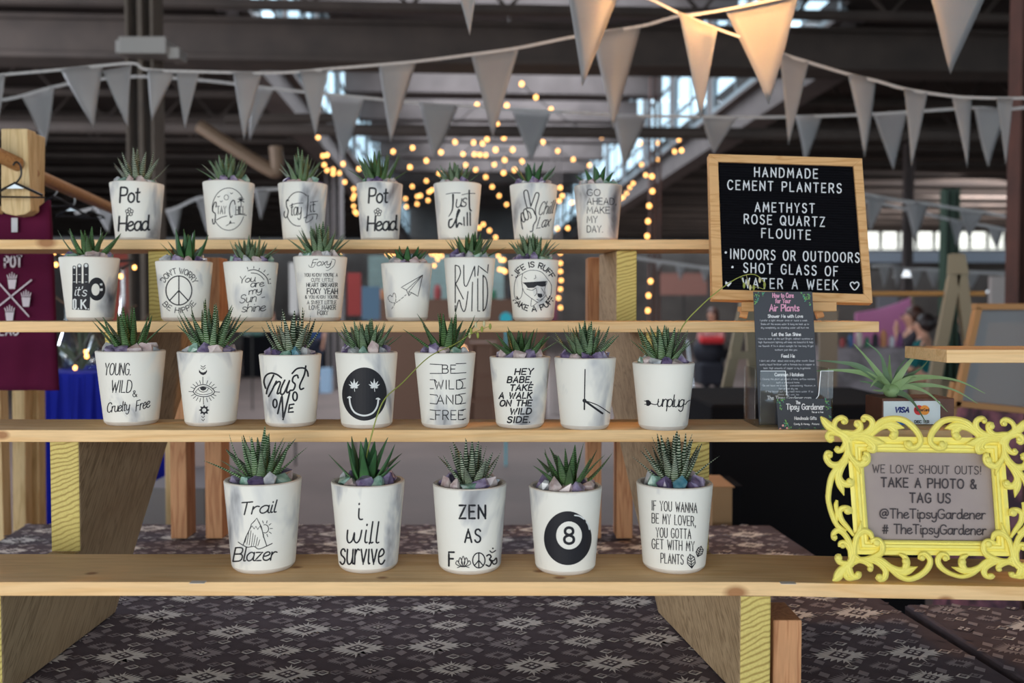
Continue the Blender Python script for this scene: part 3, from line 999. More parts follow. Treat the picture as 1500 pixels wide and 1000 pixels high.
def leaf_mat(name, g1, g2, band, sc=46, cut=.56):
    m = bpy.data.materials.new(name); m.use_nodes = True
    nt = m.node_tree; N, L = nt.nodes, nt.links
    b = N['Principled BSDF']; b.inputs['Roughness'].default_value = .45; b.inputs['Specular IOR Level'].default_value = .35
    tc = N.new('ShaderNodeTexCoord')
    sp = N.new('ShaderNodeSeparateXYZ'); L.new(tc.outputs['Object'], sp.inputs[0])
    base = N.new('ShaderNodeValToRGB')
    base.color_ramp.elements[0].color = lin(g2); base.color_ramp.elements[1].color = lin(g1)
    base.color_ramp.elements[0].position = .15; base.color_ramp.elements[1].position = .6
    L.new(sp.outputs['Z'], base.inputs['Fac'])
    out = base.outputs['Color']
    if band:
        n = N.new('ShaderNodeTexNoise'); n.inputs['Scale'].default_value = 9; n.inputs['Detail'].default_value = 2
        L.new(tc.outputs['Object'], n.inputs['Vector'])
        mu = N.new('ShaderNodeMath'); mu.operation = 'MULTIPLY_ADD'; mu.inputs[1].default_value = .035
        L.new(n.outputs['Fac'], mu.inputs[0]); L.new(sp.outputs['Z'], mu.inputs[2])
        m2 = N.new('ShaderNodeMath'); m2.operation = 'MULTIPLY'; m2.inputs[1].default_value = sc * 2.6
        L.new(mu.outputs[0], m2.inputs[0])
        sn = N.new('ShaderNodeMath'); sn.operation = 'SINE'; L.new(m2.outputs[0], sn.inputs[0])
        rr = N.new('ShaderNodeMapRange'); rr.inputs['From Min'].default_value = cut - .15; rr.inputs['From Max'].default_value = cut + .25
        rr.inputs['To Max'].default_value = .85
        L.new(sn.outputs[0], rr.inputs['Value'])
        mx = N.new('ShaderNodeMix'); mx.data_type = 'RGBA'
        L.new(rr.outputs['Result'], mx.inputs['Factor']); L.new(out, mx.inputs['A']); mx.inputs['B'].default_value = lin(band)
        out = mx.outputs['Result']
        bp = N.new('ShaderNodeBump'); bp.inputs['Strength'].default_value = .4; bp.inputs['Distance'].default_value = .01
        L.new(sn.outputs[0], bp.inputs['Height']); L.new(bp.outputs[0], b.inputs['Normal'])
    L.new(out, b.inputs['Base Color'])
    return m


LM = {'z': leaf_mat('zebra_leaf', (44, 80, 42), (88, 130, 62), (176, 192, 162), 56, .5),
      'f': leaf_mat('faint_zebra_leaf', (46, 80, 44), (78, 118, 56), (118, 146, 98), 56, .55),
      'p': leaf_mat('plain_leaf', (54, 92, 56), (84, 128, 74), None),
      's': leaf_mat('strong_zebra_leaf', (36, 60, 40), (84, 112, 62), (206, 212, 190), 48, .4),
      'b': leaf_mat('bluish_leaf', (82, 112, 92), (112, 142, 100), None)}


def leaf_mesh(c, wdt=.15, n=10):
    prof = []
    vs, fs = [], []
    for i in range(n + 1):
        z = i / n
        w = wdt * .5 * ((1 - z) ** .75) * (0.82 + .5 * z * (1 - z) * 2) + .004
        x = c * z * z
        th = w * .55
        # flat/concave inner side (+x), rounded keel outside
        for (a, b_) in ((-1, .25), (-.55, -.75), (0, -1.1), (.55, -.75), (1, .25), (0, .0)):
            vs.append((x - b_ * -th if False else x + b_ * th * -1, a * w, z))
    k = 6
    for i in range(n):
        for j in range(k):
            j2 = (j + 1) % k
            fs.append((i * k + j, i * k + j2, (i + 1) * k + j2, (i + 1) * k + j))
    fs.append(tuple(range(k))[::-1])
    me = bpy.data.meshes.new('leaf')
    me.from_pydata(vs, [], fs)
    bm = bmesh.new(); bm.from_mesh(me); bmesh.ops.recalc_face_normals(bm, faces=bm.faces); bm.to_mesh(me); bm.free()
    me.polygons.foreach_set('use_smooth', [True] * len(me.polygons))
    me.materials.append(LM['z'])
    return me


LEAVES = [leaf_mesh(c_, w_) for c_, w_ in ((-.16, .15), (-.08, .14), (.0, .15), (.08, .13), (-.24, .13), (.14, .15))]


def crystal_mesh(seed, spike):
    rnd = random.Random(seed)
    bm = bmesh.new()
    for _ in range(13):
        v = Vector((rnd.gauss(0, 1), rnd.gauss(0, 1), rnd.gauss(0, 1))).normalized() * rnd.uniform(.8, 1.05)
        if spike:
            v.z *= 1.15
            v.x *= .75
        bm.verts.new(v * .5)
    if spike:
        bm.verts.new((.05, 0, .62))
    bmesh.ops.convex_hull(bm, input=bm.verts[:])
    for v in [v for v in bm.verts if not v.link_faces]:
        bm.verts.remove(v)
    me = bpy.data.meshes.new('crystal')
    bm.to_mesh(me); bm.free()
    return me


def crystal_mat(name, a, b_, c_, rough=.22):
    m = mat(name, a, rough, noise=(b_, 1.6, .14), spec=.7)
    p = m.node_tree.nodes['Principled BSDF']
    p.inputs['Subsurface Weight'].default_value = .25
    p.inputs['Subsurface Radius'].default_value = (.004, .004, .004)
    return m


CM = {'a': crystal_mat('amethyst', (88, 72, 108), (158, 146, 172), 0), 'g': crystal_mat('green_fluorite', (92, 132, 116), (164, 188, 174), 0),
      'r': crystal_mat('rose_quartz', (166, 142, 142), (206, 192, 188), 0), 'w': crystal_mat('white_quartz', (196, 196, 196), (140, 142, 148), 0),
      't': crystal_mat('teal_fluorite', (52, 104, 122), (110, 148, 156), 0), 'd': crystal_mat('dark_amethyst', (70, 58, 88), (126, 110, 146), 0)}
CMESH = [crystal_mesh(i, i % 3 == 2) for i in range(9)]
for me in CMESH:
    me.materials.append(CM['a'])
GROUPS = ['planters on the front shelf', 'planters on the second shelf', 'planters on the third shelf', 'planters on the top shelf']


def planter(row, rx0, rx1, ry, bx0, bx1, label, by=None, plant=(60, 45, 45, 18, 'z', 0), crys='aagrwadr', seed=0):
    """row 0..3; rim edges and height, foot edges in the photograph; plant=(height, reach left, reach right, leaves, kind, shift) in px"""
    rnd = random.Random(seed * 17 + 3)
    zb = CAMZ - H[row] + .0005
    guess = {0: 1.275, 1: 1.482, 2: 1.675, 3: 1.875}[row]
    if by:
        d = ray((bx0 + bx1) / 2, by)
        yf = (zb - CAMZ) / d.z
        guess = yf + (bx1 - bx0) / 2 * yf / F * 1.03
    cy = guess
    k = cy / F
    rb = (bx1 - bx0) / 2 * k * .985
    rt = (rx1 - rx0) / 2 * k * .985
    cx = P((rx0 + rx1 + bx0 + bx1) / 4, 455, cy).x
    zt = P(750, ry, cy - rt).z
    h = zt - zb
    t = thing('potted_succulent', label, 'potted plant', (cx, cy, zb), GROUPS[row])
    c = Vector((cx, cy, 0))
    w = .0062
    fl = [(0.001, 0), (rb - .005, 0), (rb - .0012, .0035)]
    sidep = [(rb, .0065), (rb + (rt - rb) * .35, .0065 + (h - .0075) * .35), (rb + (rt - rb) * .7, .0065 + (h - .0075) * .7), (rt, h - .0016)]
    rim = [(rt, h - .0016), (rt - .0012, h), (rt - w + .001, h - .0002), (rt - w, h - .0015), (rt - w - .001, h - .012), (rt - w - .002, h - .02), (.001, h - .02)]
    mb = MB()
    base = Vector((cx, cy, zb))
    mb.cur = 1; mb.lathe(base, fl + [sidep[0]], 56)
    mb.cur = 0; mb.lathe(base, sidep, 56)
    mb.cur = 1; mb.lathe(base, rim, 56)
    pot = mb.build('pot', [m_pot, m_cem], t, smooth=True)
    bm = bmesh.new(); bm.from_mesh(pot.data)
    bmesh.ops.remove_doubles(bm, verts=bm.verts, dist=1e-5)
    bmesh.ops.recalc_face_normals(bm, faces=bm.faces); bm.to_mesh(pot.data); bm.free()
    mb = MB()
    mb.lathe(base, [(.0005, h - .008), (rt * .45, h - .0075), (rt - w - .0008, h - .011)], 24)
    mb.build('soil', m_soil, t, smooth=True, fix=True)
    surf = cone_map(cx, cy, zb + .0065, rb, zt, rt)
    # leaves
    ph, pl, pr, n, kind, sh = plant
    pl *= 1.16; pr *= 1.16; n = int(n * 1.12)
    x0 = cx + sh * k
    z0 = zt - .008
    per = pl if isinstance(pl, (int, float)) else 45
    for i in range(n):
        f = (i + .5) / n
        az = i * 2.399963 + seed
        ring = f ** .6                     # 0 = heart, 1 = outer
        reach = (pr if math.cos(az) > 0 else pl) * k
        L = math.hypot(ph * k * (1 - .42 * ring * ring) * rnd.uniform(.82, 1.06), reach * ring * .9)
        tilt = math.atan2(reach * ring * rnd.uniform(.8, 1.08), ph * k * (1 - .30 * ring)) if ring > .2 else rnd.uniform(0, .15)
        br = rt * .22 * ring
        loc = Vector((x0 + br * math.cos(az), cy + br * math.sin(az) * .9, z0))
        R = Matrix.Rotation(az, 3, 'Z') @ Matrix.Rotation(tilt, 3, 'Y') @ Matrix.Rotation(rnd.uniform(-.3, .3), 3, 'Z')
        wv = (.0172 / .15) / L * (1.15 if kind in 'pb' else 1.0) * (.75 + .35 * (L / (ph * k)))
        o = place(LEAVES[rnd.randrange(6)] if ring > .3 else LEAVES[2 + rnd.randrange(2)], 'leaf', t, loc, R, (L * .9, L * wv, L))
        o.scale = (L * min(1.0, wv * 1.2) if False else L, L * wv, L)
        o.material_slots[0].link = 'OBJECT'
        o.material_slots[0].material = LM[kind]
    # crystals ring
    m_ = 11
    for i in range(m_):
        a = -PI / 2 + (i - m_ / 2 + .5) * 2 * PI / m_
        s = rnd.uniform(.020, .029) * (rt / .052)
        kk = crys[i % len(crys)]
        rr = (rt - w - s * .5) * rnd.uniform(.92, 1.0)
        loc = Vector((cx + rr * math.cos(a), cy + rr * math.sin(a), zt - .002 + rnd.uniform(0, .005)))
        R = Matrix.Rotation(rnd.uniform(0, 6), 3, 'Z') @ Matrix.Rotation(rnd.uniform(-.5, .5), 3, 'X')
        place(CMESH[rnd.randrange(9)], 'crystal', t, loc, R, (s * 1.15, s, s * rnd.uniform(.9, 1.15)), CM[kk])
    return t, pot, surf


def heart(cx, cy, r):
    return [(cx + r * .95 * math.sin(a) ** 3 * 1.05, cy - r * (13 * math.cos(a) - 5 * math.cos(2 * a) - 2 * math.cos(3 * a) - math.cos(4 * a)) / 16) for a in [2 * PI * i / 24 for i in range(24)]]


def flower(I, cx, cy, r, w):
    for i in range(5):
        a = -PI / 2 + i * 2 * PI / 5
        I.line(disc_poly(cx + r * .58 * math.cos(a), cy + r * .6 * math.sin(a), r * .34, r * .36, 10), w, closed=True, caps=False)


def peace(I, cx, cy, rx, ry, w):
    I.line(disc_poly(cx, cy, rx, ry, 36), w, closed=True, caps=False)
    I.line([(cx, cy - ry), (cx, cy + ry)], w)
    I.line([(cx, cy), (cx - rx * .72, cy + ry * .7)], w)
    I.line([(cx, cy), (cx + rx * .72, cy + ry * .7)], w)


def put(I, pot, surf, m=None, off=.0004, name='printed_design'):
    return I.build(name, surf, m or m_vinyl, pot, off)


# ---- front shelf
S = 1.75
t, pot, sf = planter(0, 327, 440, 711, 336, 429, 'white pot printed with a mountain and Trail Blazer lettering', 846, (82, 62, 58, 22, 'z', -4), 'awragdwgragd', 1)
I = Ink()
I.text('Trail', 350, 754, 403, 750, 18, 2.0, .25, 1.0)
X = lambda p: T(p, 280, 610, 3.745)
I.line(X([(285, 705), (300, 660), (325, 610), (330, 590), (345, 575), (360, 557), (372, 580), (385, 605), (398, 660), (415, 710)]), 1.2)
I.line(X([(322, 612), (335, 600), (345, 615), (355, 602), (365, 618), (378, 600), (388, 620)]), 1.1)
for q in ((305, 650, 690), (316, 630, 700), (328, 625, 704), (340, 640, 712), (352, 650, 706), (364, 662, 712), (376, 675, 708)):
    I.line(X([(q[0], q[1]), (q[0] - 10, q[2])]), .8)
I.line(X([(258, 688), (280, 703), (310, 716), (345, 712), (370, 726), (410, 712), (445, 695)]), 1.2, True)
I.line(disc_poly(280 + 405 / 3.745, 610 + 615 / 3.745, 5.2, 6, 18, -PI * .62, PI * .62), 1.1)
for a in range(7):
    an = -1.9 + a * .62
    c0 = (280 + 405 / 3.745, 610 + 615 / 3.745)
    I.line([(c0[0] + 7.6 * math.cos(an), c0[1] + 8.6 * math.sin(an)), (c0[0] + 11 * math.cos(an), c0[1] + 12.4 * math.sin(an))], 1.0)
I.text('Blazer', 341, 822, 403, 820, 20, 2.0, .2, 1.0)
put(I, pot, sf)

t, pot, sf = planter(0, 483, 592, 713, 494, 582, 'white pot with grey smears printed with i will survive', 845, (72, 52, 55, 12, 'p', -2), 'gawgragdardg', 2)
I = Ink()
I.text('i', 524, 761, 528, 761, 27, 2.3)
I.text('will', 507, 795, 553, 795, 31, 2.3, .12, 1.6)
I.text('survive', 498, 826, 562, 826, 36, 2.4, .05, 1.6)
put(I, pot, sf)

t, pot, sf = planter(0, 633, 743, 717, 641, 734, 'grey clouded pot printed with ZEN AS above lotus, peace and om signs', 847, (72, 48, 46, 18, 's', 2), 'raarrgarwrra', 3)
I = Ink()
I.text('ZEN', 673, 759, 711, 759, 19, 3.1, gap=3)
I.text('AS', 681, 794, 704, 794, 19, 2.6, gap=3)
I.text('F', 657.5, 828.5, 665, 828.5, 20, 2.8)
for dx, hh, ww in ((0, 12, 2.6), (-4, 10.5, 2.6), (4, 10.5, 2.6), (-8, 7, 2.6), (8, 7, 2.6)):
    I.line([(678.5 + dx * .25, 830), (678.5 + dx - ww, 830 - hh * .6), (678.5 + dx * 1.1, 830 - hh * 1.3), (678.5 + dx + ww, 830 - hh * .6), (678.5 + dx * .25, 830)], 1.2, True)
I.line([(670, 831), (678.5, 829), (687, 831)], 1.2, True)
peace(I, 701.4, 820.5, 9, 11, 1.7)
I.line([(713, 814), (716.5, 812), (719.5, 815), (717, 819), (719.8, 823), (717, 829), (712, 827)], 2.2, True)
I.line([(718, 819.5), (723, 821), (727, 817), (727.5, 824), (723, 826), (721, 822)], 2.0, True)
I.line([(717.5, 806.5), (721, 809), (726, 806)], 1.6, True)
I.fan(disc_poly(722, 803, 1.3, n=8))
put(I, pot, sf)

t, pot, sf = planter(0, 774, 883, 721, 784, 874, 'white pot printed with a large black eight ball', 848, (72, 58, 66, 16, 'f', 4), 'dwawrrardwaw', 4)
I = Ink()
I.fill(disc_poly(831.7, 788, 35, 39.5, 48), [disc_poly(833.6, 784, 19, 20.5, 36)[::-1]])
I.text('8', 826.6, 796, 840.6, 796, 23.5, 4.0)
put(I, pot, sf)
I = Ink()
I.line([(842, 754.6), (849, 755.8), (855.5, 760)], 2.0, True)
I.line([(859, 764), (862, 769), (863.4, 775)], 2.0, True)
put(I, pot, sf, m_whitep, .0009, 'printed_highlight')

t, pot, sf = planter(0, 933, 1046, 716, 943, 1036, 'white pot printed with five narrow lines about plants and two leaves', 846, (88, 46, 52, 26, 's', 0), 'rdwgdtdawrga', 5)
I = Ink()
for s_, a in (('IF YOU WANNA', (955, 747, 1021, 751)), ('BE MY LOVER,', (955, 765.5, 1019, 770.5)), ('YOU GOTTA', (961, 786.5, 1012, 789)), ('GET WITH MY', (955, 803, 1017, 807)), ('PLANTS', (968, 824, 1001, 826.5))):
    I.text(s_, *a, 14, 1.25, gap=2.6)
for cx_, cy_, s_, an in ((1012.8, 821.8, 1.0, -.1), (1025, 807.8, .8, .35)):
    q = [(-.5, 10), (-6, 3), (-5.5, -4), (-1, -10.5), (5, -5), (5.5, 3), (-.5, 10)]
    ro = lambda p: (cx_ + s_ * (p[0] * math.cos(an) - p[1] * math.sin(an)), cy_ + s_ * (p[0] * math.sin(an) + p[1] * math.cos(an)))
    I.line([ro(p) for p in q], 1.3)
    I.line([ro((-.5, 10)), ro((-.5, -9))], 1.2)
    for yy in (-5, -1, 3, 6):
        I.line([ro((-.5, yy + 2)), ro((-5, yy - 1.5))], 1.1)
        I.line([ro((-.5, yy + 2)), ro((4.5, yy - 1.5))], 1.1)
put(I, pot, sf)

# ---- second shelf
t, pot, sf = planter(1, 141, 239, 515, 153, 230, 'white pot printed with YOUNG, WILD & Cruelty Free', 625, (70, 50, 50, 15, 'f', -2), 'gtgwaarrwrag', 6)
I = Ink(); X = lambda p: T(p, 60, 470, 5.263)
I.text('YOUNG.', 153, 549, 191, 549, 17, 1.35, .1)
I.text('WILD', 162.5, 574.5, 192, 574.5, 17.5, 1.4, .12)
I.text('&', 194.5, 581, 200.5, 581, 9, 1.1)
I.text('Cruelty', 156.5, 604, 189, 601, 14, 1.3, .12, 1.0)
I.text('Free', 199, 602, 219, 596, 15, 1.3, .1, 1.0)
put(I, pot, sf)

t, pot, sf = planter(1, 260, 354, 516, 270, 344, 'white pot printed with an eye between a moon and a sun', 626, (82, 48, 52, 28, 'z', 2), 'aadwgaraarad', 7)
I = Ink()
I.line(X([(1172, 545), (1200, 505), (1255, 490), (1305, 508), (1338, 545), (1305, 575), (1250, 583), (1200, 572), (1172, 545)]), 1.2, True)
I.line(X([(1190, 548), (1220, 515), (1255, 505), (1290, 515), (1322, 546), (1290, 563), (1250, 568), (1215, 562), (1190, 548)]), .8, True)
I.line(X([(1212, 522), (1225, 540), (1250, 548), (1278, 540), (1290, 520)]), .9, True)
I.fill(X([(1225, 515), (1232, 530), (1250, 537), (1268, 530), (1278, 514), (1250, 505)]))
for i in range(9):
    a = PI * (1.12 + .76 * i / 8)
    if i == 4:
        continue
    I.line([(298.3 + 15 * math.cos(a), 573 + 11.5 * math.sin(a)), (298.3 + 20 * math.cos(a), 573 + 16.5 * math.sin(a))], .9)
    a = -a
    I.line([(298.3 + 14.5 * math.cos(a), 574 + 9.5 * math.sin(a)), (298.3 + 19.5 * math.cos(a), 574 + 15 * math.sin(a))], .9)
for q in ([(1248, 488), (1248, 432)], [(1252, 588), (1253, 642)], [(1140, 543), (1168, 545)], [(1342, 546), (1378, 548)]):
    I.line(X(q), .9)
I.fill(X([(1218, 375), (1232, 392), (1250, 397), (1268, 390), (1280, 375), (1280, 392), (1268, 410), (1250, 418), (1232, 410), (1218, 395)]))
for yy in (345, 362, 735, 758):
    k_ = 17 if yy < 500 else 11
    I.line(X([(1250 - k_, yy), (1250, yy + 11), (1250 + k_, yy - 2)]), 1.0)
sun = []
for i in range(16):
    a = i * PI / 8
    r_ = 8 if i % 2 == 0 else 5
    sun.append((299 + r_ * math.cos(a), 600.5 + r_ * math.sin(a)))
I.fill(sun, [disc_poly(299, 600.5, 3, n=12)[::-1]])
put(I, pot, sf)

t, pot, sf = planter(1, 379, 470, 520, 388, 462, 'white pot printed with heart-shaped TRUST NO ONE lettering', 627, (74, 40, 52, 18, 's', 2), 'adgadgtwaadg', 8)
I = Ink(); X = lambda p: T(p, 350, 460, 4.054)
W_ = 2.5
I.line(X([(158, 440), (148, 400), (160, 365), (190, 350), (225, 358), (252, 378)]), W_, True)
I.line(X([(206, 362), (170, 440), (163, 472)]), W_, True)
I.line(X([(222, 398), (196, 452), (176, 488)]), W_)
I.line(X([(205, 430), (232, 402), (246, 408), (232, 450), (228, 472), (244, 466)]), W_, True)
I.line(X([(272, 392), (250, 440), (248, 472), (268, 468), (300, 395), (284, 445), (286, 466), (302, 458)]), W_, True)
I.line(X([(352, 378), (345, 362), (324, 372), (318, 398), (334, 418), (324, 448), (304, 452)]), W_, True)
I.line(X([(316, 352), (345, 324), (385, 320), (406, 340), (411, 368)]), W_, True)
I.line(X([(397, 308), (388, 360), (362, 420), (366, 446), (384, 440)]), W_, True)
I.line(disc_poly(350 + 214 / 4.054, 460 + 530 / 4.054, 2.9, 6.2, 16), W_, closed=True)
I.line(X([(230, 590), (256, 478), (262, 625), (300, 468)]), W_ + .2)
I.line(disc_poly(350 + 333 / 4.054, 460 + 488 / 4.054, 3.2, 6.4, 16), W_, closed=True)
I.line(X([(326, 534), (300, 538), (294, 582), (322, 580)]), W_)
I.line(X([(297, 560), (318, 556)]), W_)
put(I, pot, sf)

t, pot, sf = planter(1, 490, 582, 517, 499, 575, 'white pot printed with a black smiling face with leaf eyes', 629, (56, 44, 44, 32, 'z', 0), 'radawgrwadra', 9)
I = Ink()
I.fill(disc_poly(533.8, 577, 32.8, 39, 48))
put(I, pot, sf)
I = Ink()
for cx_ in (518.8, 548.2):
    for a, L in ((-90, 13), (-58, 11), (-122, 11), (-28, 9.5), (-152, 9.5), (8, 6), (172, 6)):
        a = math.radians(a)
        ux, uy = math.cos(a), math.sin(a)
        b0 = (cx_, 567)
        I.fan([b0, (b0[0] + ux * L * .45 - uy * 1.6, b0[1] + uy * L * .45 + ux * 1.6), (b0[0] + ux * L, b0[1] + uy * L), (b0[0] + ux * L * .45 + uy * 1.6, b0[1] + uy * L * .45 - ux * 1.6)])
    I.line([(cx_, 567), (cx_ + .8, 573)], .9)
X = lambda p: T(p, 350, 460, 4.054)
I.line(X([(656, 495), (664, 545), (690, 585), (742, 602), (792, 588), (820, 550), (828, 505)]), 2.5, True)
I.line(X([(646, 496), (656, 490), (665, 494)]), 1.8, True)
I.line(X([(816, 503), (826, 499), (837, 505)]), 1.8, True)
put(I, pot, sf, m_whitep, .0009, 'printed_face')

t, pot, sf = planter(1, 606, 697, 517, 617, 688, 'grey streaked pot printed with BE WILD AND FREE between bars', 629, (72, 50, 54, 14, 'f', 0), 'addaargwarrd', 10)
I = Ink()
for s_, a, y0, hh in (('BE', (648, 667.5), 546.5, 12), ('WILD', (636.5, 678), 569.6, 12.8), ('AND', (640, 677), 591.6, 13), ('FREE', (638, 679), 614.4, 13.4)):
    I.text(s_, a[0], y0, a[1], y0, hh, 1.35, gap=2.4)
for q in ([(630, 533), (648, 534)], [(668, 532.5), (682.5, 532)], [(630, 546.8), (647, 546.8)], [(668, 546.5), (682.5, 545.6)],
          [(630, 556), (637, 556), (640, 560)], [(630, 569), (635, 569)], [(672, 556), (682, 554.5)], [(674, 569), (682, 568)],
          [(630, 577.5), (640, 578.5), (641, 581)], [(630, 590.5), (640, 591.5)], [(672, 577.5), (682, 576)], [(674, 591.5), (682, 590)],
          [(630, 600), (638, 601)], [(630, 613.5), (636, 614.3)], [(674, 601), (682, 599)], [(676, 614.3), (682, 612.5)]):
    I.line(q, 1.2)
put(I, pot, sf)

t, pot, sf = planter(1, 716, 807, 524, 726, 798, 'white pot printed with slanted bold HEY BABE lines', 629, (52, 48, 50, 18, 'f', 2), 'wrardrarwrrd', 11)
I = Ink()
for s_, x0_, x1_, yb in (('HEY', 754, 782, 548.4), ('BABE,', 743, 780.5, 560.2), ('TAKE', 746.8, 781, 572), ('A WALK', 731, 780, 583.4), ('ON THE', 732, 780, 594.6), ('WILD', 746.8, 779.6, 606.4), ('SIDE.', 743, 778, 618.8)):
    I.text(s_, x0_, yb, x1_ - 2, yb - .4, 8.4, 2.1, .2, 2.4)
put(I, pot, sf)

t, pot, sf = planter(1, 811, 903, 525, 821, 894, 'white pot printed with clock hands only', 631, (62, 44, 44, 24, 'z', 0), 'daadrdaaddaa', 12)
I = Ink()
I.fan(disc_poly(856.1, 586.6, 2.9, n=14))
I.line([(857, 541), (856.2, 586)], 1.7)
I.line([(856.2, 586), (856, 599.5)], 2.2)
I.line([(856.1, 586.6), (882.5, 605.3)], 3.0)
I.line([(856.1, 586.6), (875, 593), (893.5, 605)], 1.4, True)
put(I, pot, sf)

t, pot, sf = planter(1, 926, 1018, 533, 936, 1009, 'white pot printed with a plug and the word unplug', 632, (72, 46, 44, 26, 'z', 0), 'wwgrwdrawrdw', 13)
I = Ink()
I.fill([(946, 586), (950, 585.6), (953.5, 588.5), (953.5, 592), (950, 594.5), (947, 594)], step=9)
I.line([(944, 587), (947, 587.6)], 1.2); I.line([(944.4, 592), (947, 592)], 1.2)
I.line([(953, 590.5), (957, 592), (962, 592), (965, 588)], 1.3, True)
I.text('unplug', 963, 595, 1001, 596, 17.5, 1.5, .15, .6)
I.line([(1001, 591), (1004, 592), (1007, 588), (1011, 586)], 1.3, True)
put(I, pot, sf)

# ---- third shelf
t, pot, sf = planter(2, 91, 174, 375, 100, 165, 'grey stained pot printed with a black OK hand sign', None, (54, 42, 50, 16, 'f', 0), 'rgdagwrragww', 14)
I = Ink(); X = lambda p: T(p, 80, 360, 6.25)
for x0_, x1_, yt in ((163, 196, 180), (206, 247, 163), (264, 312, 157)):
    r_ = (x1_ - x0_) / 2
    I.fill(X([(x0_, 345), (x0_, yt + r_)] + disc_poly((x0_ + x1_) / 2, yt + r_, r_, n=8, a0=PI, a1=2 * PI) + [(x1_, yt + r_), (x1_, 345)]), step=9)
I.fill(X([(162, 343), (312, 343), (325, 335), (325, 500), (320, 590), (160, 582)]))
I.fill(X(disc_poly(385, 395, 80, 106, 30)), [X(disc_poly(375, 400, 38, 55, 20))[::-1]])
put(I, pot, sf)
I = Ink()
for cx_, cy_, r_ in ((180, 198, 10), (227, 182, 13), (288, 180, 15)):
    I.fan(X(disc_poly(cx_, cy_, r_, r_ * 1.1, 10)))
for cx_ in (180, 227, 288):
    for yy in (262, 330):
        I.line(X([(cx_ - 8, yy), (cx_ + 9, yy)]), .7)
I.text("it's", 109, 432.5, 126, 433.5, 13.5, 1.3, .2, .8)
I.fan(X([(412, 345), (438, 342), (438, 362), (418, 362)])); I.fan(X([(414, 392), (440, 388), (440, 412), (416, 412)]))
for q, ww in (([(107.6, 438.5), (107.6, 452)], 2.2), ([(111, 438.5), (111, 452)], 2.2), ([(107.6, 438.5), (111, 438.5)], 2), ([(107.6, 452), (111, 452)], 2), ([(119, 438.5), (119, 452.5)], 2.4), ([(126, 438.5), (119.5, 446)], 2.2), ([(121, 444), (126.5, 452.5)], 2.2)):
    I.line(q, ww, caps=False)
I.fan(disc_poly(114.8, 452, 1.2, n=8)); I.fan(disc_poly(129.4, 452.4, 1.0, n=8))
put(I, pot, sf, m_whitep, .0009, 'printed_detail')

t, pot, sf = planter(2, 230, 311, 381, 238, 304, "white pot printed with a peace sign and DON'T WORRY BE HIPPIE", None, (56, 34, 36, 14, 'p', 4), 'radwwardrwra', 15)
I = Ink()
peace(I, 262, 425.3, 19, 21.3, 1.7)
I.arc("DON'T WORRY", 262, 425.3, 23, 25, 152, 25, 8, 1.15)
I.arc("BE HIPPIE", 262, 425.3, 30.5, 33, 218, 325, 7.4, 1.15, inner=True)
put(I, pot, sf)

t, pot, sf = planter(2, 328, 407, 382, 338, 400, 'white pot printed with You are my Sunshine and a rising arc', None, (44, 36, 38, 24, 'z', 0), 'rgagawragdaa', 16)
I = Ink(); X = lambda p: T(p, 325, 360, 7.69)
I.line(X([(295, 280), (360, 268), (430, 290), (490, 340), (515, 380), (525, 425)]), 1.3, True)
I.line(X([(330, 305), (390, 312), (440, 340), (475, 380)]), 1.1, True)
for q in ([(285, 240), (292, 262)], [(360, 232), (360, 252)], [(425, 252), (418, 268)], [(487, 272), (474, 294)], [(525, 318), (510, 330)], [(548, 372), (532, 378)], [(552, 422), (540, 424)]):
    I.line(X(q), 1.1)
I.text('You', 350, 415, 373, 412, 10, 1.15, .2, .8)
I.text('are', 367, 420.5, 386, 419, 9.5, 1.15, .1, .8)
I.text('my', 364.5, 431.5, 383, 428, 9.5, 1.15, .1, .8)
I.text('Sun -', 351, 444, 387, 440, 12, 1.15, .2, 1.2)
I.text('shine', 354, 457, 388, 455, 12, 1.15, .2, .8)
put(I, pot, sf)

t, pot, sf = planter(2, 430, 509, 374, 440, 500, 'white pot printed with seven small lines that begin Foxy', None, (56, 36, 38, 30, 'z', 0), 'gadwgrwrgdaw', 17)
I = Ink()
I.text('Foxy', 456, 390, 484, 388, 10, 1.0, .3, .8)
I.line([(452, 388), (454, 391), (459, 391), (462, 386)], .7, True)
I.line([(478, 396), (482, 395), (489, 389), (491, 381), (486, 379.5)], .7, True)
for s_, x0_, x1_, yb, hh, ww in (("YOU KNOW YOU'RE A", 446, 494.5, 405, 4.8, .75), ('CUTE LITTLE', 456, 488.5, 412.4, 5, .75), ('HEART BREAKER', 449.2, 494.4, 419.9, 5.4, .95), ('FOXY YEAH', 450, 494.4, 430.3, 7.8, 1.4),
                                 ("& YOU KNOW YOU'RE", 447, 495.4, 437.1, 4.6, .75), ('A SWEET LITTLE', 450, 492.5, 445.3, 5.2, .85), ('LOVE MAKER', 453, 491.7, 453.1, 6, .95), ('FOXY', 465.2, 480.4, 460.9, 6, .95)):
    I.text(s_, x0_, yb, x1_, yb, hh, ww)
put(I, pot, sf)

t, pot, sf = planter(2, 558, 634, 384, 565, 627, 'white pot printed with a paper plane and dotted trail', None, (34, 30, 34, 12, 'p', 0), 'raawrarrrada', 18)
I = Ink(); X = lambda p: T(p, 555, 370, 5.4545)
I.line(X([(350, 178), (178, 277), (220, 298), (240, 345), (262, 318), (312, 348), (350, 178)]), .95)
I.line(X([(350, 178), (220, 298)]), .8); I.line(X([(350, 178), (240, 310), (240, 345)]), .8); I.line(X([(240, 310), (312, 348)]), .8)
tr = crom([(218, 335), (170, 375), (130, 400), (90, 392), (72, 360), (90, 338), (105, 352), (120, 322), (135, 345), (130, 400), (98, 455)], 6)
for i in range(0, len(tr) - 2, 3):
    I.line(X(tr[i:i + 3]), .85)
put(I, pot, sf)

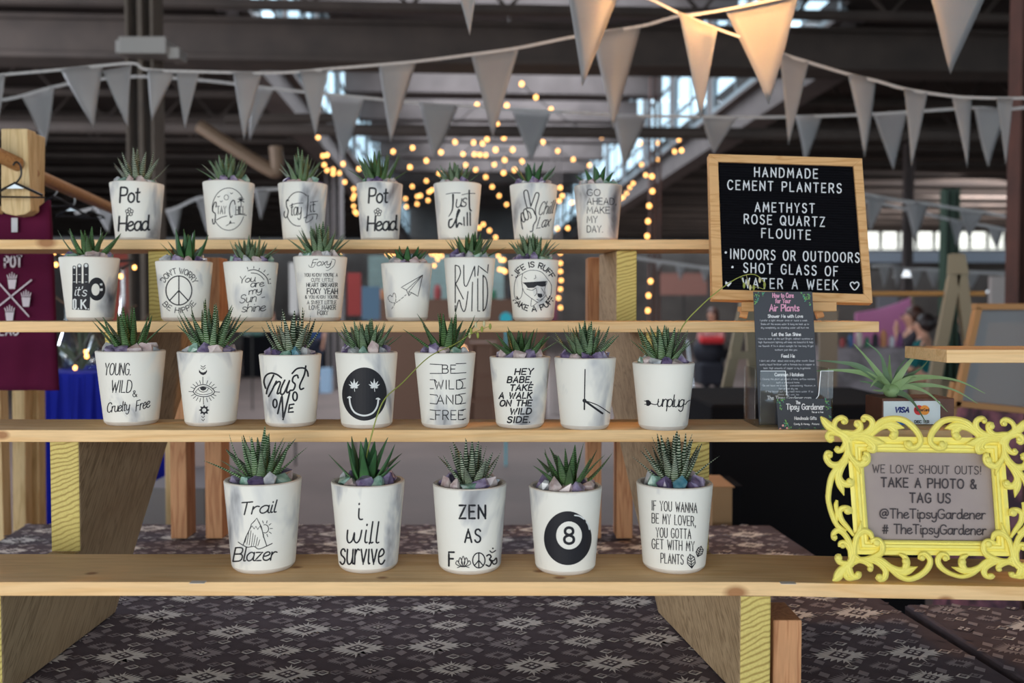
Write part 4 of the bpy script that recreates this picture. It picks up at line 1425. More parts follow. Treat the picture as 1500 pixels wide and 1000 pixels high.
t, pot, sf = planter(2, 650, 726, 376, 657, 719, 'grey streaked pot printed with tall RUN WILD letters', None, (46, 38, 46, 22, 'f', 2), 'raddawgwgrda', 19)
I = Ink()
for q, sm in (([(610, 100), (610, 400)], 0), ([(610, 100), (640, 112), (652, 160), (635, 210), (613, 248)], 1), ([(613, 248), (675, 370)], 0), ([(678, 100), (680, 235), (692, 268), (712, 245), (765, 108)], 1), ([(765, 108), (768, 188)], 0),
              ([(790, 182), (796, 105), (868, 162), (874, 96)], 0), ([(610, 422), (612, 470), (640, 378), (660, 440), (680, 470), (696, 430), (712, 310)], 1), ([(748, 235), (742, 466)], 0), ([(790, 208), (790, 466), (806, 466)], 0),
              ([(833, 180), (833, 466)], 0), ([(833, 180), (860, 220), (869, 330), (856, 430), (833, 466)], 1)):
    I.line(X(q), 1.5, bool(sm))
put(I, pot, sf)

t, pot, sf = planter(2, 743, 819, 379, 751, 812, 'white pot printed with a dog in dark glasses ringed by words', None, (48, 32, 34, 30, 'z', -2), 'dddadaggrggd', 20)
I = Ink()
I.arc('LIFE IS RUFF', 781, 420, 28, 29, 152, 26, 7.5, 1.7)
I.arc('TAKE A PUFF', 781, 424, 34, 32, 205, 337, 7.5, 1.7, inner=True)
for q, sm in (([(1150, 165), (1100, 200), (1082, 270), (1085, 350), (1110, 375), (1138, 350), (1148, 290), (1140, 220), (1150, 165)], 1), ([(1150, 165), (1190, 145), (1240, 140), (1300, 155), (1340, 200)], 1),
              ([(1340, 200), (1375, 250), (1378, 310), (1360, 370), (1335, 340), (1325, 290), (1345, 230)], 1), ([(1150, 285), (1165, 320), (1200, 350), (1235, 375), (1270, 395), (1300, 380)], 1),
              ([(1300, 380), (1335, 340)], 0), ([(1220, 370), (1218, 430), (1270, 395)], 1), ([(1150, 240), (1340, 228)], 0), ([(1255, 280), (1262, 320), (1245, 345)], 1), ([(1295, 280), (1320, 320), (1315, 345)], 1),
              ([(1250, 180), (1255, 200), (1240, 210)], 0), ([(1160, 195), (1180, 210)], 0), ([(1180, 290), (1225, 300), (1255, 280)], 1), ([(1262, 372), (1285, 380), (1305, 368)], 1), ([(1355, 370), (1360, 395)], 0), ([(1085, 372), (1100, 392)], 0)):
    I.line(X(q), .8, bool(sm))
I.fill(X([(1150, 240), (1240, 232), (1338, 228), (1330, 268), (1300, 272), (1265, 262), (1240, 280), (1190, 282), (1172, 258)]))
I.fill(X([(1265, 325), (1305, 328), (1308, 350), (1290, 362), (1270, 350)]))
put(I, pot, sf)

# ---- top shelf
def pot_head(I, x0_, x1_, dx):
    I.text('Pot', 175.5 + dx, 296.5, 204 + dx, 296, 22, 2.8, .06, .9)
    flower(I, 189.5 + dx, 310.5, 6.3, 1.3)
    I.text('Head', 173.5 + dx, 338, 217 + dx, 337, 21, 2.8, .06, .9)


t, pot, sf = planter(3, 165, 241, 264, 173, 234, 'white pot with a grey right side printed Pot Head', None, (56, 34, 40, 16, 's', 2), 'rwgwgrrwgrga', 21)
I = Ink(); pot_head(I, 0, 0, 0); put(I, pot, sf)
t, pot, sf = planter(3, 300, 374, 263, 307, 367, 'cream pot printed with an oval beach view and STAY CHILL', None, (48, 36, 32, 30, 'z', 0), 'aggdraargwra', 22)
I = Ink(); X = lambda p: T(p, 300, 250, 7.895)
I.line(disc_poly(334.8, 305.7, 24, 30.5, 30, PI * .96, PI * 1.83), 1.0)
I.line(disc_poly(334.8, 305.7, 23.5, 31.5, 26, PI * .12, PI * .84), 1.0)
I.line(X([(130, 420), (132, 370), (112, 370), (90, 440), (100, 480), (122, 500), (115, 600), (96, 612), (88, 560)]), 1.5, True)
I.text('TAY', 318, 313, 331, 313, 11, 1.0)
I.line(X([(350, 390), (340, 345), (315, 350), (290, 400), (285, 470), (300, 540), (318, 520)]), 1.4, True)
I.text('HILL', 345.5, 313, 358.5, 313, 11, 1.0)
I.line(X([(135, 570), (190, 540), (255, 523)]), 1.1, True); I.line(X([(348, 510), (420, 505), (480, 516)]), 1.1, True)
I.line(disc_poly(331.5, 289, 3.2, 3.8, 14), .8, closed=True)
for x_, y_ in ((160, 300), (190, 355), (310, 262)):
    I.line(X([(x_ - 14, y_ - 6), (x_ - 2, y_ + 5), (x_ + 14, y_ - 8)]), .9, True)
for a in range(7):
    an = PI * (.95 + 1.1 * a / 6)
    I.line([(353, 293.5), (353 + 4.6 * math.cos(an), 293.5 + 4.8 * math.sin(an) + (1.5 if a in (0, 6) else 0))], 1.2)
I.line([(353, 293.5), (353.3, 303)], 1.1)
I.fan(X([(280, 610), (295, 572), (312, 608)])); I.line(X([(248, 636), (300, 605), (345, 604)]), .9)
put(I, pot, sf)
t, pot, sf = planter(3, 409, 481, 265, 416, 474, 'cream pot printed with Stay Lit across an open ring', None, (56, 28, 30, 24, 'z', -2), 'rgddrrwgdara', 23)
I = Ink()
I.line(disc_poly(437.4, 305.5, 18.5, 24.5, 16, PI * 1.15, PI * 1.72), 1.2)
I.line(disc_poly(437.4, 305.5, 18.5, 25.5, 18, PI * .46, PI * .86), 1.2)
I.line(X([(968, 345), (955, 335), (942, 360), (948, 420), (965, 460), (955, 520), (935, 545), (916, 515), (922, 470)]), 1.5, True)
I.text('tay', 425.5, 315.5, 441, 314.5, 19, 1.3, .05, 1)
I.line(X([(985, 405), (1050, 380), (1135, 374)]), 1.1, True)
I.line(X([(1196, 285), (1190, 420), (1176, 550)]), 1.4)
I.text('it', 454, 310, 461, 310, 16, 1.3, .05, 1.2)
I.line(X([(1240, 362), (1305, 352)]), 1.1)
I.line(X([(1145, 548), (1210, 510), (1290, 500), (1300, 520), (1290, 560)]), 1.1, True); I.line(X([(1175, 530), (1170, 600), (1240, 560), (1248, 530)]), 1.0, True)
put(I, pot, sf)
t, pot, sf = planter(3, 523, 591, 265, 529, 585, 'plain cream pot printed Pot Head between two string-light clusters', None, (54, 42, 44, 20, 'f', -3), 'rwagadwwrrag', 24)
I = Ink(); pot_head(I, 0, 0, 0)
I2 = Ink()
I2.v = [(540 + (x_ - 175.5) * .96, y_ + .5 + (y_ - 300) * -.02) for x_, y_ in I.v]; I2.f = I.f
put(I2, pot, sf)
t, pot, sf = planter(3, 635, 706, 265, 642, 699, 'cream pot printed with brush lettered Just chill', None, (38, 32, 30, 22, 'z', -2), 'adawrraddawr', 25)
I = Ink(); X = lambda p: T(p, 630, 250, 7.5)
I.line(X([(175, 258), (250, 244), (332, 244)]), .9, True, w2=1.3)
I.line(X([(252, 262), (252, 360), (240, 440), (205, 502)]), 3.0, True, w2=1.2)
I.text('us', 667.5, 304, 682.5, 302, 20, 1.6, .15, .8)
I.line(X([(430, 215), (430, 330), (436, 420), (452, 438)]), 2.2, True)
I.line(X([(350, 265), (420, 250), (495, 250)]), 1.0, True)
I.line(X([(240, 530), (212, 545), (205, 600), (225, 625), (262, 585), (310, 470), (325, 440), (312, 430), (292, 500), (290, 620), (318, 575), (350, 590)]), 2.4, True)
I.line(X([(372, 510), (375, 600)]), 1.9); I.line(X([(408, 460), (410, 600)]), 1.9); I.line(X([(440, 455), (442, 600)]), 1.9)
put(I, pot, sf)
t, pot, sf = planter(3, 746, 817, 267, 753, 810, 'cream pot printed with a two-finger peace hand and Chill Lax', None, (42, 34, 42, 16, 'p', -2), 'rrdawaardrwa', 26)
I = Ink()
for q in ([(1065, 405), (1040, 310), (1030, 240), (1045, 215), (1068, 220), (1082, 260), (1107, 392)], [(1107, 392), (1140, 300), (1160, 250), (1182, 240), (1196, 260), (1185, 320), (1158, 410), (1160, 480)],
          [(1055, 415), (1090, 408), (1130, 425), (1150, 470), (1167, 500), (1166, 545), (1135, 600), (1126, 660), (1100, 668)], [(1000, 470), (1018, 462), (1030, 495), (1042, 548), (1022, 562), (1004, 520), (1000, 470)],
          [(1030, 432), (1048, 418), (1064, 440), (1082, 510), (1064, 542), (1040, 520), (1026, 460), (1030, 432)], [(1066, 440), (1095, 460), (1110, 505), (1104, 522)], [(998, 500), (1002, 570), (1016, 640)]):
    I.line(X(q), 1.6, True)
I.text('Chill', 788, 315, 809, 312, 19, 1.25, .3, 1.6)
I.text('Lax', 786, 334.5, 804, 331, 17, 1.25, .3, 1.4)
put(I, pot, sf)
t, pot, sf = planter(3, 840, 911, 268, 847, 905, 'cream pot printed with GO AHEAD, MAKE MY DAY.', None, (36, 24, 28, 13, 'p', -2), 'gwrwrwggwaww', 27)
I = Ink()
for s_, x0_, x1_, yb in (('GO', 860, 879, 286.6), ('AHEAD,', 860, 903, 299.4), ('MAKE', 860, 893, 312.4), ('MY', 860, 875, 326), ('DAY.', 860, 883, 340)):
    I.text(s_, x0_, yb, x1_, yb, 9.4, 1.1)
put(I, pot, sf)
# ------------------------------------------------------------------ letter board on a little easel
def lean_plane(px, py, Y, lean):
    """plane through the photo point at depth Y, leaning back by lean degrees"""
    a = math.radians(lean)
    return plane_map(P(px, py, Y), Vector((0, -math.cos(a), math.sin(a)))), Vector((0, -math.cos(a), math.sin(a)))


m_oak = wood('oak_frame', (226, 178, 124), (206, 154, 98), (216, 166, 112), 'X', ring=30, stretch=9, amt=.5)
pm, pn = lean_plane(1160, 440, 1.60, 15)
bd = pn * -1
t = thing('letter_board', 'square black felt letter board in an oak frame listing cement planters and stones', 'letter board', pm(1160, 440))
oc = [(1038.5, 225), (1263, 231.5), (1278.5, 443.5), (1043.5, 438)]
ic = [(1052, 236.5), (1250.5, 243), (1265.7, 430.5), (1058.7, 423.8)]
for i in range(4):
    j = (i + 1) % 4
    q = [pm(*oc[i]), pm(*oc[j]), pm(*ic[j]), pm(*ic[i])]
    MB().prism(q, -pn * .018).build('frame_rail', m_oak, t, bevel=.0008)
m_felt = mat('black_felt', (17, 17, 22), .95, spec=.1, bump=.6, bscale=1500)
mb = MB()
q = [pm(*p, -.005) for p in ic]
mb.prism(q, -pn * .008)
n = 50
vs, fs = [], []
for i in range(n):
    for k, f in enumerate((0.12, .34, .66, .88)):
        u = (i + f) / n
        off = -.005 if k in (0, 3) else -.0034
        a = (ic[0][0] + (ic[3][0] - ic[0][0]) * u, ic[0][1] + (ic[3][1] - ic[0][1]) * u)
        b_ = (ic[1][0] + (ic[2][0] - ic[1][0]) * u, ic[1][1] + (ic[2][1] - ic[1][1]) * u)
        vs += [pm(*a, off), pm(*b_, off)]
for i in range(n * 4 - 1):
    fs.append((2 * i, 2 * i + 1, 2 * i + 3, 2 * i + 2))
mb.add(vs, fs)
mb.build('felt_panel', m_felt, t, fix=False)
m_letter = mat('white_plastic', (226, 228, 232), .45)
lines = [('HANDMADE', 1105.5, 258.3, 1197.6, 261, 13.2), ('CEMENT PLANTERS', 1066.2, 277, 1232.3, 282.4, 13.2), ('AMETHYST', 1106.3, 309.5, 1192.8, 311.6, 13.2), ('ROSE QUARTZ', 1090.3, 327, 1207.7, 331.4, 13.2),
         ('FLOUITE', 1116, 347.6, 1187, 350.6, 13.2), ('INDOORS OR OUTDOORS', 1070.2, 378.4, 1258.5, 384.2, 13.8), ('SHOT GLASS OF', 1089.5, 398.6, 1227, 404.2, 13.8), ('WATER A WEEK', 1088, 421, 1227, 424.3, 14)]
for s_, a, b_, c_, d_, h_ in lines:
    I = Ink(); I.text(s_, a, b_, c_, d_, h_, 1.6, gap=4.2)
    I.build('lettering', pm, m_letter, t, -.0028, .0009)
I = Ink()
for x_, y_ in ((1063.2, 369.6), (1073, 391)):
    I.fan(disc_poly(x_, y_, 1.7, n=10))
hp = [(1061.5, 411), (1065, 414.5), (1068.6, 413), (1072, 412), (1070, 417), (1066.5, 420), (1063, 416)]
I.fan([(1063, 411.8), (1066.5, 414), (1071, 411.5), (1071.5, 414.5), (1067, 420), (1062.4, 415.5)])
I.line([(1251.8, 415.4), (1249, 412.8), (1245.8, 415.2), (1247, 419.5), (1252, 424.5), (1257.2, 419.5), (1258, 415), (1255, 412.8), (1251.8, 415.4)], 1.5, True)
I.build('lettering', pm, m_letter, t, -.0028, .0009)
# easel
e = thing('mini_easel', 'small pale wooden easel holding the black letter board', 'easel', (P(1155, 450, 1.6).x, 1.64, CAMZ - H[2]))
zb = CAMZ - H[2] + .0005
tr0 = P(1086, 437, 1.585); tr1 = P(1225, 437, 1.585)
MB().box(((tr0.x + tr1.x) / 2, 1.5995, P(1155, 452.5, 1.585).z), (tr1.x - tr0.x, .026, .009)).box(((tr0.x + tr1.x) / 2, 1.584, P(1155, 449, 1.585).z), (tr1.x - tr0.x, .004, .016)).build('tray', m_oak, e, bevel=.0008)
for (xa, xb) in ((1100, 1090), (1185, 1204)):
    a = P(xa, 430, 1.632); b_ = Vector((P(xb, 472, 1.612).x, 1.606, zb + .006))
    MB().beam(a + Vector((0, .0, .02)) + Vector((0, .004, 0)), b_ + Vector((0, .014, 0)), .013, .008, Vector((0, -1, .2))).build('leg', m_oak, e, bevel=.0006)
MB().beam(P(1148, 330, 1.672) + Vector((0, .02, 0)), Vector((P(1148, 470, 1.7).x, 1.73, zb + .006)), .014, .01, Vector((0, -1, .2))).build('leg', m_oak, e, bevel=.0006)

# ------------------------------------------------------------------ brochure holder, care leaflet, business cards
ZB = CAMZ - H[1]
m_card = mat('charcoal_card', (52, 54, 62), .55)
m_cardw = mat('card_print_white', (226, 226, 228), .6)
m_cardp = mat('card_print_pink', (226, 160, 190), .6)
m_cg = mat('print_green', (118, 172, 84), .6); m_cg2 = mat('print_teal', (70, 150, 120), .6); m_pk = mat('print_blush', (222, 160, 150), .6)
cm, cn = lean_plane(1150, 620, 1.462, 7)
cc = [(1103.5, 427), (1189.8, 427), (1200.5, 622), (1112, 622)]
t = thing('care_leaflet', 'tall charcoal leaflet on caring for air plants standing in the clear holder', 'leaflet', cm(1156, 622))
MB().prism([cm(*p) for p in cc], -cn * .0015).build('sheet', m_card, t)


def sheet_text(t, fm, items, m, name='printed_text'):
    I = Ink()
    for s_, x0_, x1_, y_, h_, w_ in items:
        I.text(s_, x0_, y_, x1_, y_, h_, w_, 0, 1.6)
    return I.build(name, fm, m, t, .0004)


sheet_text(t, cm, [('How to Care', 1131.8, 1162.2, 435.6, 6.4, 1.2), ('for Your', 1136, 1158, 443.6, 6.2, 1.2), ('Air Plants', 1127.5, 1170.5, 455.4, 9.5, 1.5)], m_cardp)
body = [("I prefer a light shower once or twice a week....", 469.5), ("Shake off the excess water & hang me back up to", 474.9), ("dry completely, as standing water will hurt me.", 480.2),
        ("I love to soak up the sun! Bright, indirect sunshine or", 496.3), ("high fluorescent lighting will keep me beautiful & help", 501.4), ("me flourish. If I'm in direct sunlight for too long I'll get", 507), ("sunburn just like you.", 512.5),
        ("I don't eat often; about once every other month. Good", 528.6), ("quality liquid fertilizer with a formula low in copper is", 534), ("best. High amounts of copper is my kryptonite.", 539.4),
        ("- Closing the plant up is not a home, airflow matters", 555.4), ("such is a natural home.", 560.4), ("- Do not leave me in water; overwatering. However, in", 564.8), ("fact do not dry me.", 569.4), ("- If the leaves curl they need more water. If so", 573.6), ("please dont wait too.", 578)]
items = [('Shower Me with Love', 1125, 1176, 465, 4.4, .85), ('Let the Sun Shine', 1131, 1173, 491.7, 4.6, .9), ('Feed Me', 1144.8, 1164, 523.4, 4.6, .9), ('Common Mistakes', 1135, 1177, 550.6, 4.6, .9), ('The Tipsy Gardener.com', 1124, 1188, 585, 5.2, 1.0)]
sheet_text(t, cm, items, m_cardw)
bi = []
for s_, y_ in body:
    L = min(80, len(s_) * 1.5)
    cx_ = 1147 + (y_ - 427) * .055
    bi.append((s_, cx_ - L / 2, cx_ + L / 2, y_ + .8, 2.6, .42))
sheet_text(t, cm, bi, mat('card_print_grey', (176, 178, 184), .6))


def sprigs(t, fm, pts, seed):
    rnd = random.Random(seed)
    I1, I2 = Ink(), Ink()
    for (x_, y_, r_) in pts:
        for k in range(7):
            a = rnd.uniform(0, 2 * PI); L = r_ * rnd.uniform(.6, 1.3); x2, y2 = x_ + rnd.uniform(-r_, r_) * .8, y_ + rnd.uniform(-r_, r_) * .8
            (I1 if k % 3 else I2).fan([(x2, y2), (x2 + L * .5 * math.cos(a) - L * .2 * math.sin(a), y2 + L * .5 * math.sin(a) + L * .2 * math.cos(a)), (x2 + L * math.cos(a), y2 + L * math.sin(a)),
                                       (x2 + L * .5 * math.cos(a) + L * .2 * math.sin(a), y2 + L * .5 * math.sin(a) - L * .2 * math.cos(a))])
    I1.build('printed_leaves', fm, m_cg, t, .0005); I2.build('printed_leaves', fm, m_cg2, t, .0006)


sprigs(t, cm, [(1109, 432, 4), (1108, 441, 3.5), (1116, 430, 3), (1184, 432, 3.5), (1182, 440, 4), (1186, 446, 3), (1174, 430, 2.5), (1178, 434, 3)], 3)
h = thing('brochure_holder', 'clear acrylic brochure holder with a cut-out front on the second shelf', 'brochure holder', (P(1160, 630, 1.44).x, 1.445, ZB))
x0, x1 = P(1107, 600, 1.44).x, P(1214, 600, 1.44).x
zt = P(1160, 540, 1.44).z
wl = .0022
yb = 1.512; yf = 1.418
MB().box(((x0 + x1) / 2, yb, (ZB + zt) / 2 + .001), (x1 - x0, wl, zt - ZB)).build('back_panel', m_acryl, h, bevel=.0004)
for x_ in (x0, x1):
    MB().box((x_, (yb + yf) / 2 + .012, (ZB + zt) / 2 + .001), (wl, yb - yf - .026, zt - ZB)).build('side_panel', m_acryl, h, bevel=.0004)
w_ = x1 - x0
zf = zt - .002
fr = [(x0, yf), (x1, yf)]
pl = [Vector((x0 + .001, yf, ZB + .001)), Vector((x1 - .001, yf, ZB + .001)), Vector((x1 - .001, yf, zf)), Vector((x1 - .021, yf, zf)), Vector((x1 - .024, yf, ZB + .052)), Vector((x1 - .03, yf, ZB + .044)), Vector((x0 + .05, yf, ZB + .044)), Vector((x0 + .043, yf, ZB + .052)), Vector((x0 + .04, yf, zf)), Vector((x0 + .001, yf, zf))]
MB().prism(pl, Vector((0, wl, 0))).build('front_panel', m_acryl, h, bevel=.0004)
mb = MB()
for a, b_ in ((pl[3], pl[4]), (pl[4], pl[5]), (pl[7], pl[8]), (pl[2], pl[3]), (pl[8], pl[9])):
    mb.tube([a + Vector((0, -.0003, 0)), b_ + Vector((0, -.0003, 0))], .0007, 6)
mb.build('polished_edge', mat('polished_acrylic', (214, 220, 226), .1, spec=1), h)
MB().box(((x0 + x1) / 2, (yb + yf) / 2 + .008, ZB + .0018), (w_, yb - yf, wl)).build('base', m_acryl, h)
bm_, bn = lean_plane(1178, 630, 1.410, 8)
c_ = [(1137.5, 583.5), (1217, 584), (1219, 629.5), (1140.5, 631)]
t = thing('business_cards', 'charcoal business cards with a leafy border in front of the clear holder', 'card', bm_(1178, 630))
MB().prism([bm_(*p) for p in c_], -bn * .002).build('card', m_card, t)
sheet_text(t, bm_, [('The', 1166, 1172, 591.5, 4.5, .9), ('Tipsy Gardener', 1152, 1207, 599.5, 8, 1.35), ('The air is free', 1189, 1206, 604.6, 2.6, .5), ('Handmade Gifts', 1164, 1196, 614.5, 4.5, .75), ('Candy & Honey . Potions', 1163, 1200, 622, 2.6, .5)], m_cardw)
sprigs(t, bm_, [(1142, 588, 3.5), (1143, 595, 3), (1148, 586, 2.5), (1212, 589, 3.5), (1213, 597, 3), (1216, 609, 2.5), (1150, 620, 4), (1158, 626, 3), (1170, 628, 2), (1182, 628, 2.5), (1194, 628, 2), (1206, 628, 2.5), (1214, 625, 2)], 5)
I = Ink()
for x_, y_ in ((1147, 623), (1153, 627), (1143, 628), (1211, 627)):
    I.fan(disc_poly(x_, y_, 1.7, n=9))
I.build('printed_flowers', bm_, m_pk, t, .0008)

# ------------------------------------------------------------------ payment sign block with air plant
m_walnut = mat('walnut', (104, 66, 50), .55, noise=((82, 50, 38), 40, .3))
X0, X1 = P(1292, 600, 1.46).x, P(1398, 600, 1.46).x
ztop = P(1345, 583, 1.46).z
t = thing('payment_sign_block', 'small walnut block with a white card sign behind the yellow frame', 'sign', ((X0 + X1) / 2, 1.49, ZB))
MB().box(((X0 + X1) / 2, 1.495, (ZB + .0004 + ztop) / 2), (X1 - X0, .07, ztop - ZB - .0004)).build('block', m_walnut, t, bevel=.0015)
sm = plane_map(P(1340, 600, 1.46), Vector((0, -1, 0)))
MB().prism([sm(1294, 587.5), sm(1375, 587), sm(1377, 589), sm(1377, 621), sm(1294, 621)], Vector((0, -.0008, 0))).build('sign_face', mat('white_sign', (214, 226, 230), .5), t)
I = Ink(); I.text('VISA', 1311, 603.5, 1331, 603.5, 7, 2.1, .2, 2); I.build('printed_logo', sm, mat('print_navy', (24, 44, 130), .5), t, .0013)
I = Ink(); I.fan(disc_poly(1346, 600.5, 7.2, 7.2, 24)); I.build('printed_logo', sm, mat('print_red', (214, 40, 40), .5), t, .0013)
I = Ink(); I.fan(disc_poly(1354.5, 600.5, 7.2, 7.2, 24)); I.build('printed_logo', sm, mat('print_orange', (238, 150, 40), .5), t, .0015)
I = Ink(); I.text('MasterCard', 1341, 602, 1361, 602, 4, .7); I.text('DISC VER', 1340, 619.5, 1361, 619.5, 4, .9); I.build('printed_logo', sm, mat('print_dark', (40, 40, 50), .5), t, .002)
I = Ink(); I.fan([(1309, 612), (1328, 612), (1328, 622), (1309, 622)]); I.build('printed_logo', sm, mat('print_blue', (30, 110, 190), .5), t, .0013)


def blade(mb, pts, w, n=5):
    """curved channelled leaf through points, tapering to its tip"""
    pts = [Vector(p) for p in crom([tuple(p) for p in pts], n)]
    m_ = len(pts)
    vs, fs = [], []
    for i, p in enumerate(pts):
        tn = (pts[min(i + 1, m_ - 1)] - pts[max(i - 1, 0)]).normalized()
        sd = tn.cross(Vector((0, -1, .35))).normalized()
        nn = sd.cross(tn)
        f = i / (m_ - 1)
        ww = w * (1 - f) ** .8 * (.75 + .5 * math.sin(PI * min(1, f * 1.6))) / 2 + .0004
        for a, b_ in ((-1, 0), (0, .42), (1, 0), (0, .16)):
            vs.append(p + sd * ww * a - nn * ww * b_)
    for i in range(m_ - 1):
        for j in range(4):
            j2 = (j + 1) % 4
            fs.append((i * 4 + j, i * 4 + j2, (i + 1) * 4 + j2, (i + 1) * 4 + j))
    fs.append((0, 1, 2, 3))
    return mb.add(vs, fs)


m_air = mat('air_plant_leaf', (116, 148, 92), .55, noise=((142, 166, 122), 30, .3))
m_air2 = mat('air_plant_leaf_dark', (88, 116, 84), .55, noise=((110, 136, 108), 30, .3))
bx = P(1306, 574, 1.485)
bx.z = ztop + .004
t = thing('air_plant', 'pale green air plant with long curling blades on the walnut block', 'plant', (bx.x, bx.y, ztop))
mb = MB(); mb.ball(bx + Vector((0, 0, .006)), .013, 12, 8, (1.1, .9, .9)); mb.build('bulb', m_air, t, smooth=True)
spec = [([(1262, 538), (1225, 530), (1196, 528)], .03, 9), ([(1270, 548), (1225, 542), (1184, 544)], .02, 9), ([(1286, 545), (1266, 520), (1250, 503)], .02, 8), ([(1298, 548), (1290, 520), (1269, 501)], .03, 9),
        ([(1303, 548), (1303, 530), (1303, 519)], .04, 7), ([(1318, 550), (1340, 522), (1363, 511)], -.02, 10), ([(1322, 556), (1348, 540), (1360, 527)], .03, 7), ([(1330, 556), (1365, 552), (1405, 558), (1443, 576)], -.02, 9),
        ([(1328, 566), (1365, 564), (1400, 572), (1432, 591)], .01, 8), ([(1325, 578), (1340, 592), (1356, 618)], -.06, 9), ([(1330, 566), (1360, 576), (1388, 603)], -.04, 8), ([(1294, 556), (1284, 556), (1275, 567)], -.04, 9),
        ([(1290, 565), (1272, 560), (1259, 558)], .0, 8), ([(1318, 562), (1334, 552), (1342, 553)], -.03, 10), ([(1296, 552), (1270, 545), (1246, 536)], .03, 8), ([(1310, 560), (1316, 540), (1332, 520)], .05, 7), ([(1300, 566), (1292, 572), (1278, 571)], -.05, 9)]
for i, (pts, dy, w_) in enumerate(spec):
    n_ = len(pts)
    q = [bx + Vector((0, 0, .006))] + [P(x_, y_, 1.485 + dy * (k + 1) / n_) for k, (x_, y_) in enumerate(pts)]
    blade(MB(), q, w_ * .00112).build('leaf', m_air if i % 3 else m_air2, t, smooth=True)

# ------------------------------------------------------------------ yellow carved frame (local half, mirrored)
m_yel = mat('yellow_paint', (244, 232, 128), .5, noise=((238, 222, 112), 60, .3), bump=.06, bscale=120, spec=.3)
fm, fn = lean_plane(1360, 852, 1.2, 9)
t = thing('photo_frame', 'ornate carved yellow picture frame standing on the front shelf', 'picture frame', fm(1360, 850))
FC = (1361.5, 729)


def loc2px(u, v):
    if u > 0 and v > 100:
        v = 100 + (v - 100) * .76
    return (FC[0] + u * (1 + .0000 * v) + .072 * v, FC[1] + v + .012 * u)


def toloc(px, py):
    v = (py - FC[1] - .012 * (px - FC[0])) / (1 - .012 * .072)
    return (px - FC[0] - .072 * v, v)


def scroll(mb, pts, hgt=.010, base=.0, ridge=True):
    """carved scroll: pts (u,v,width) in frame pixels; domed profile with a lengthwise groove"""
    pts = crom(pts, 5)
    m_ = len(pts)
    prof = [(-1, 0), (-1, .62), (-.72, .9), (-.34, 1.0), (0, .92), (.34, 1.0), (.72, .9), (1, .62), (1, 0)]
    vs, fs = [], []
    k = len(prof)
    tot = 0
    for i, (u, v, w) in enumerate(pts):
        a = pts[max(i - 1, 0)]; b_ = pts[min(i + 1, m_ - 1)]
        dx, dy = b_[0] - a[0], b_[1] - a[1]
        L = math.hypot(dx, dy) or 1
        nx, ny = -dy / L, dx / L
        for (s_, z_) in prof:
            px, py = loc2px(u + nx * s_ * w * .62, v + ny * s_ * w * .62)
            hh = hgt * (.72 + .28 * min(1, w / 7))
            vs.append(fm(px, py, z_ * hh if z_ > 0 else -.012))
    for i in range(m_ - 1):
        for j in range(k - 1):
            fs.append((i * k + j, i * k + j + 1, (i + 1) * k + j + 1, (i + 1) * k + j))
        fs.append((i * k + k - 1, i * k, (i + 1) * k, (i + 1) * k + k - 1))
    fs.append(tuple(range(k))); fs.append(tuple((m_ - 1) * k + j for j in range(k)))
    mb.add(vs, fs)
    return mb


def knob(mb, u, v, r, hgt=.011):
    vs, fs = [], []
    rings = [(1.0, -.012), (1.0, hgt * .6), (.85, hgt * .88), (.5, hgt * 1.05), (.01, hgt * 1.12)]
    n_ = 16
    for (s_, z_) in rings:
        for k in range(n_):
            a = 2 * PI * k / n_
            px, py = loc2px(u + r * s_ * math.cos(a), v + r * s_ * math.sin(a))
            vs.append(fm(px, py, z_))
    for i in range(len(rings) - 1):
        for k in range(n_):
            k2 = (k + 1) % n_
            fs.append((i * n_ + k, i * n_ + k2, (i + 1) * n_ + k2, (i + 1) * n_ + k))
    mb.add(vs, fs)


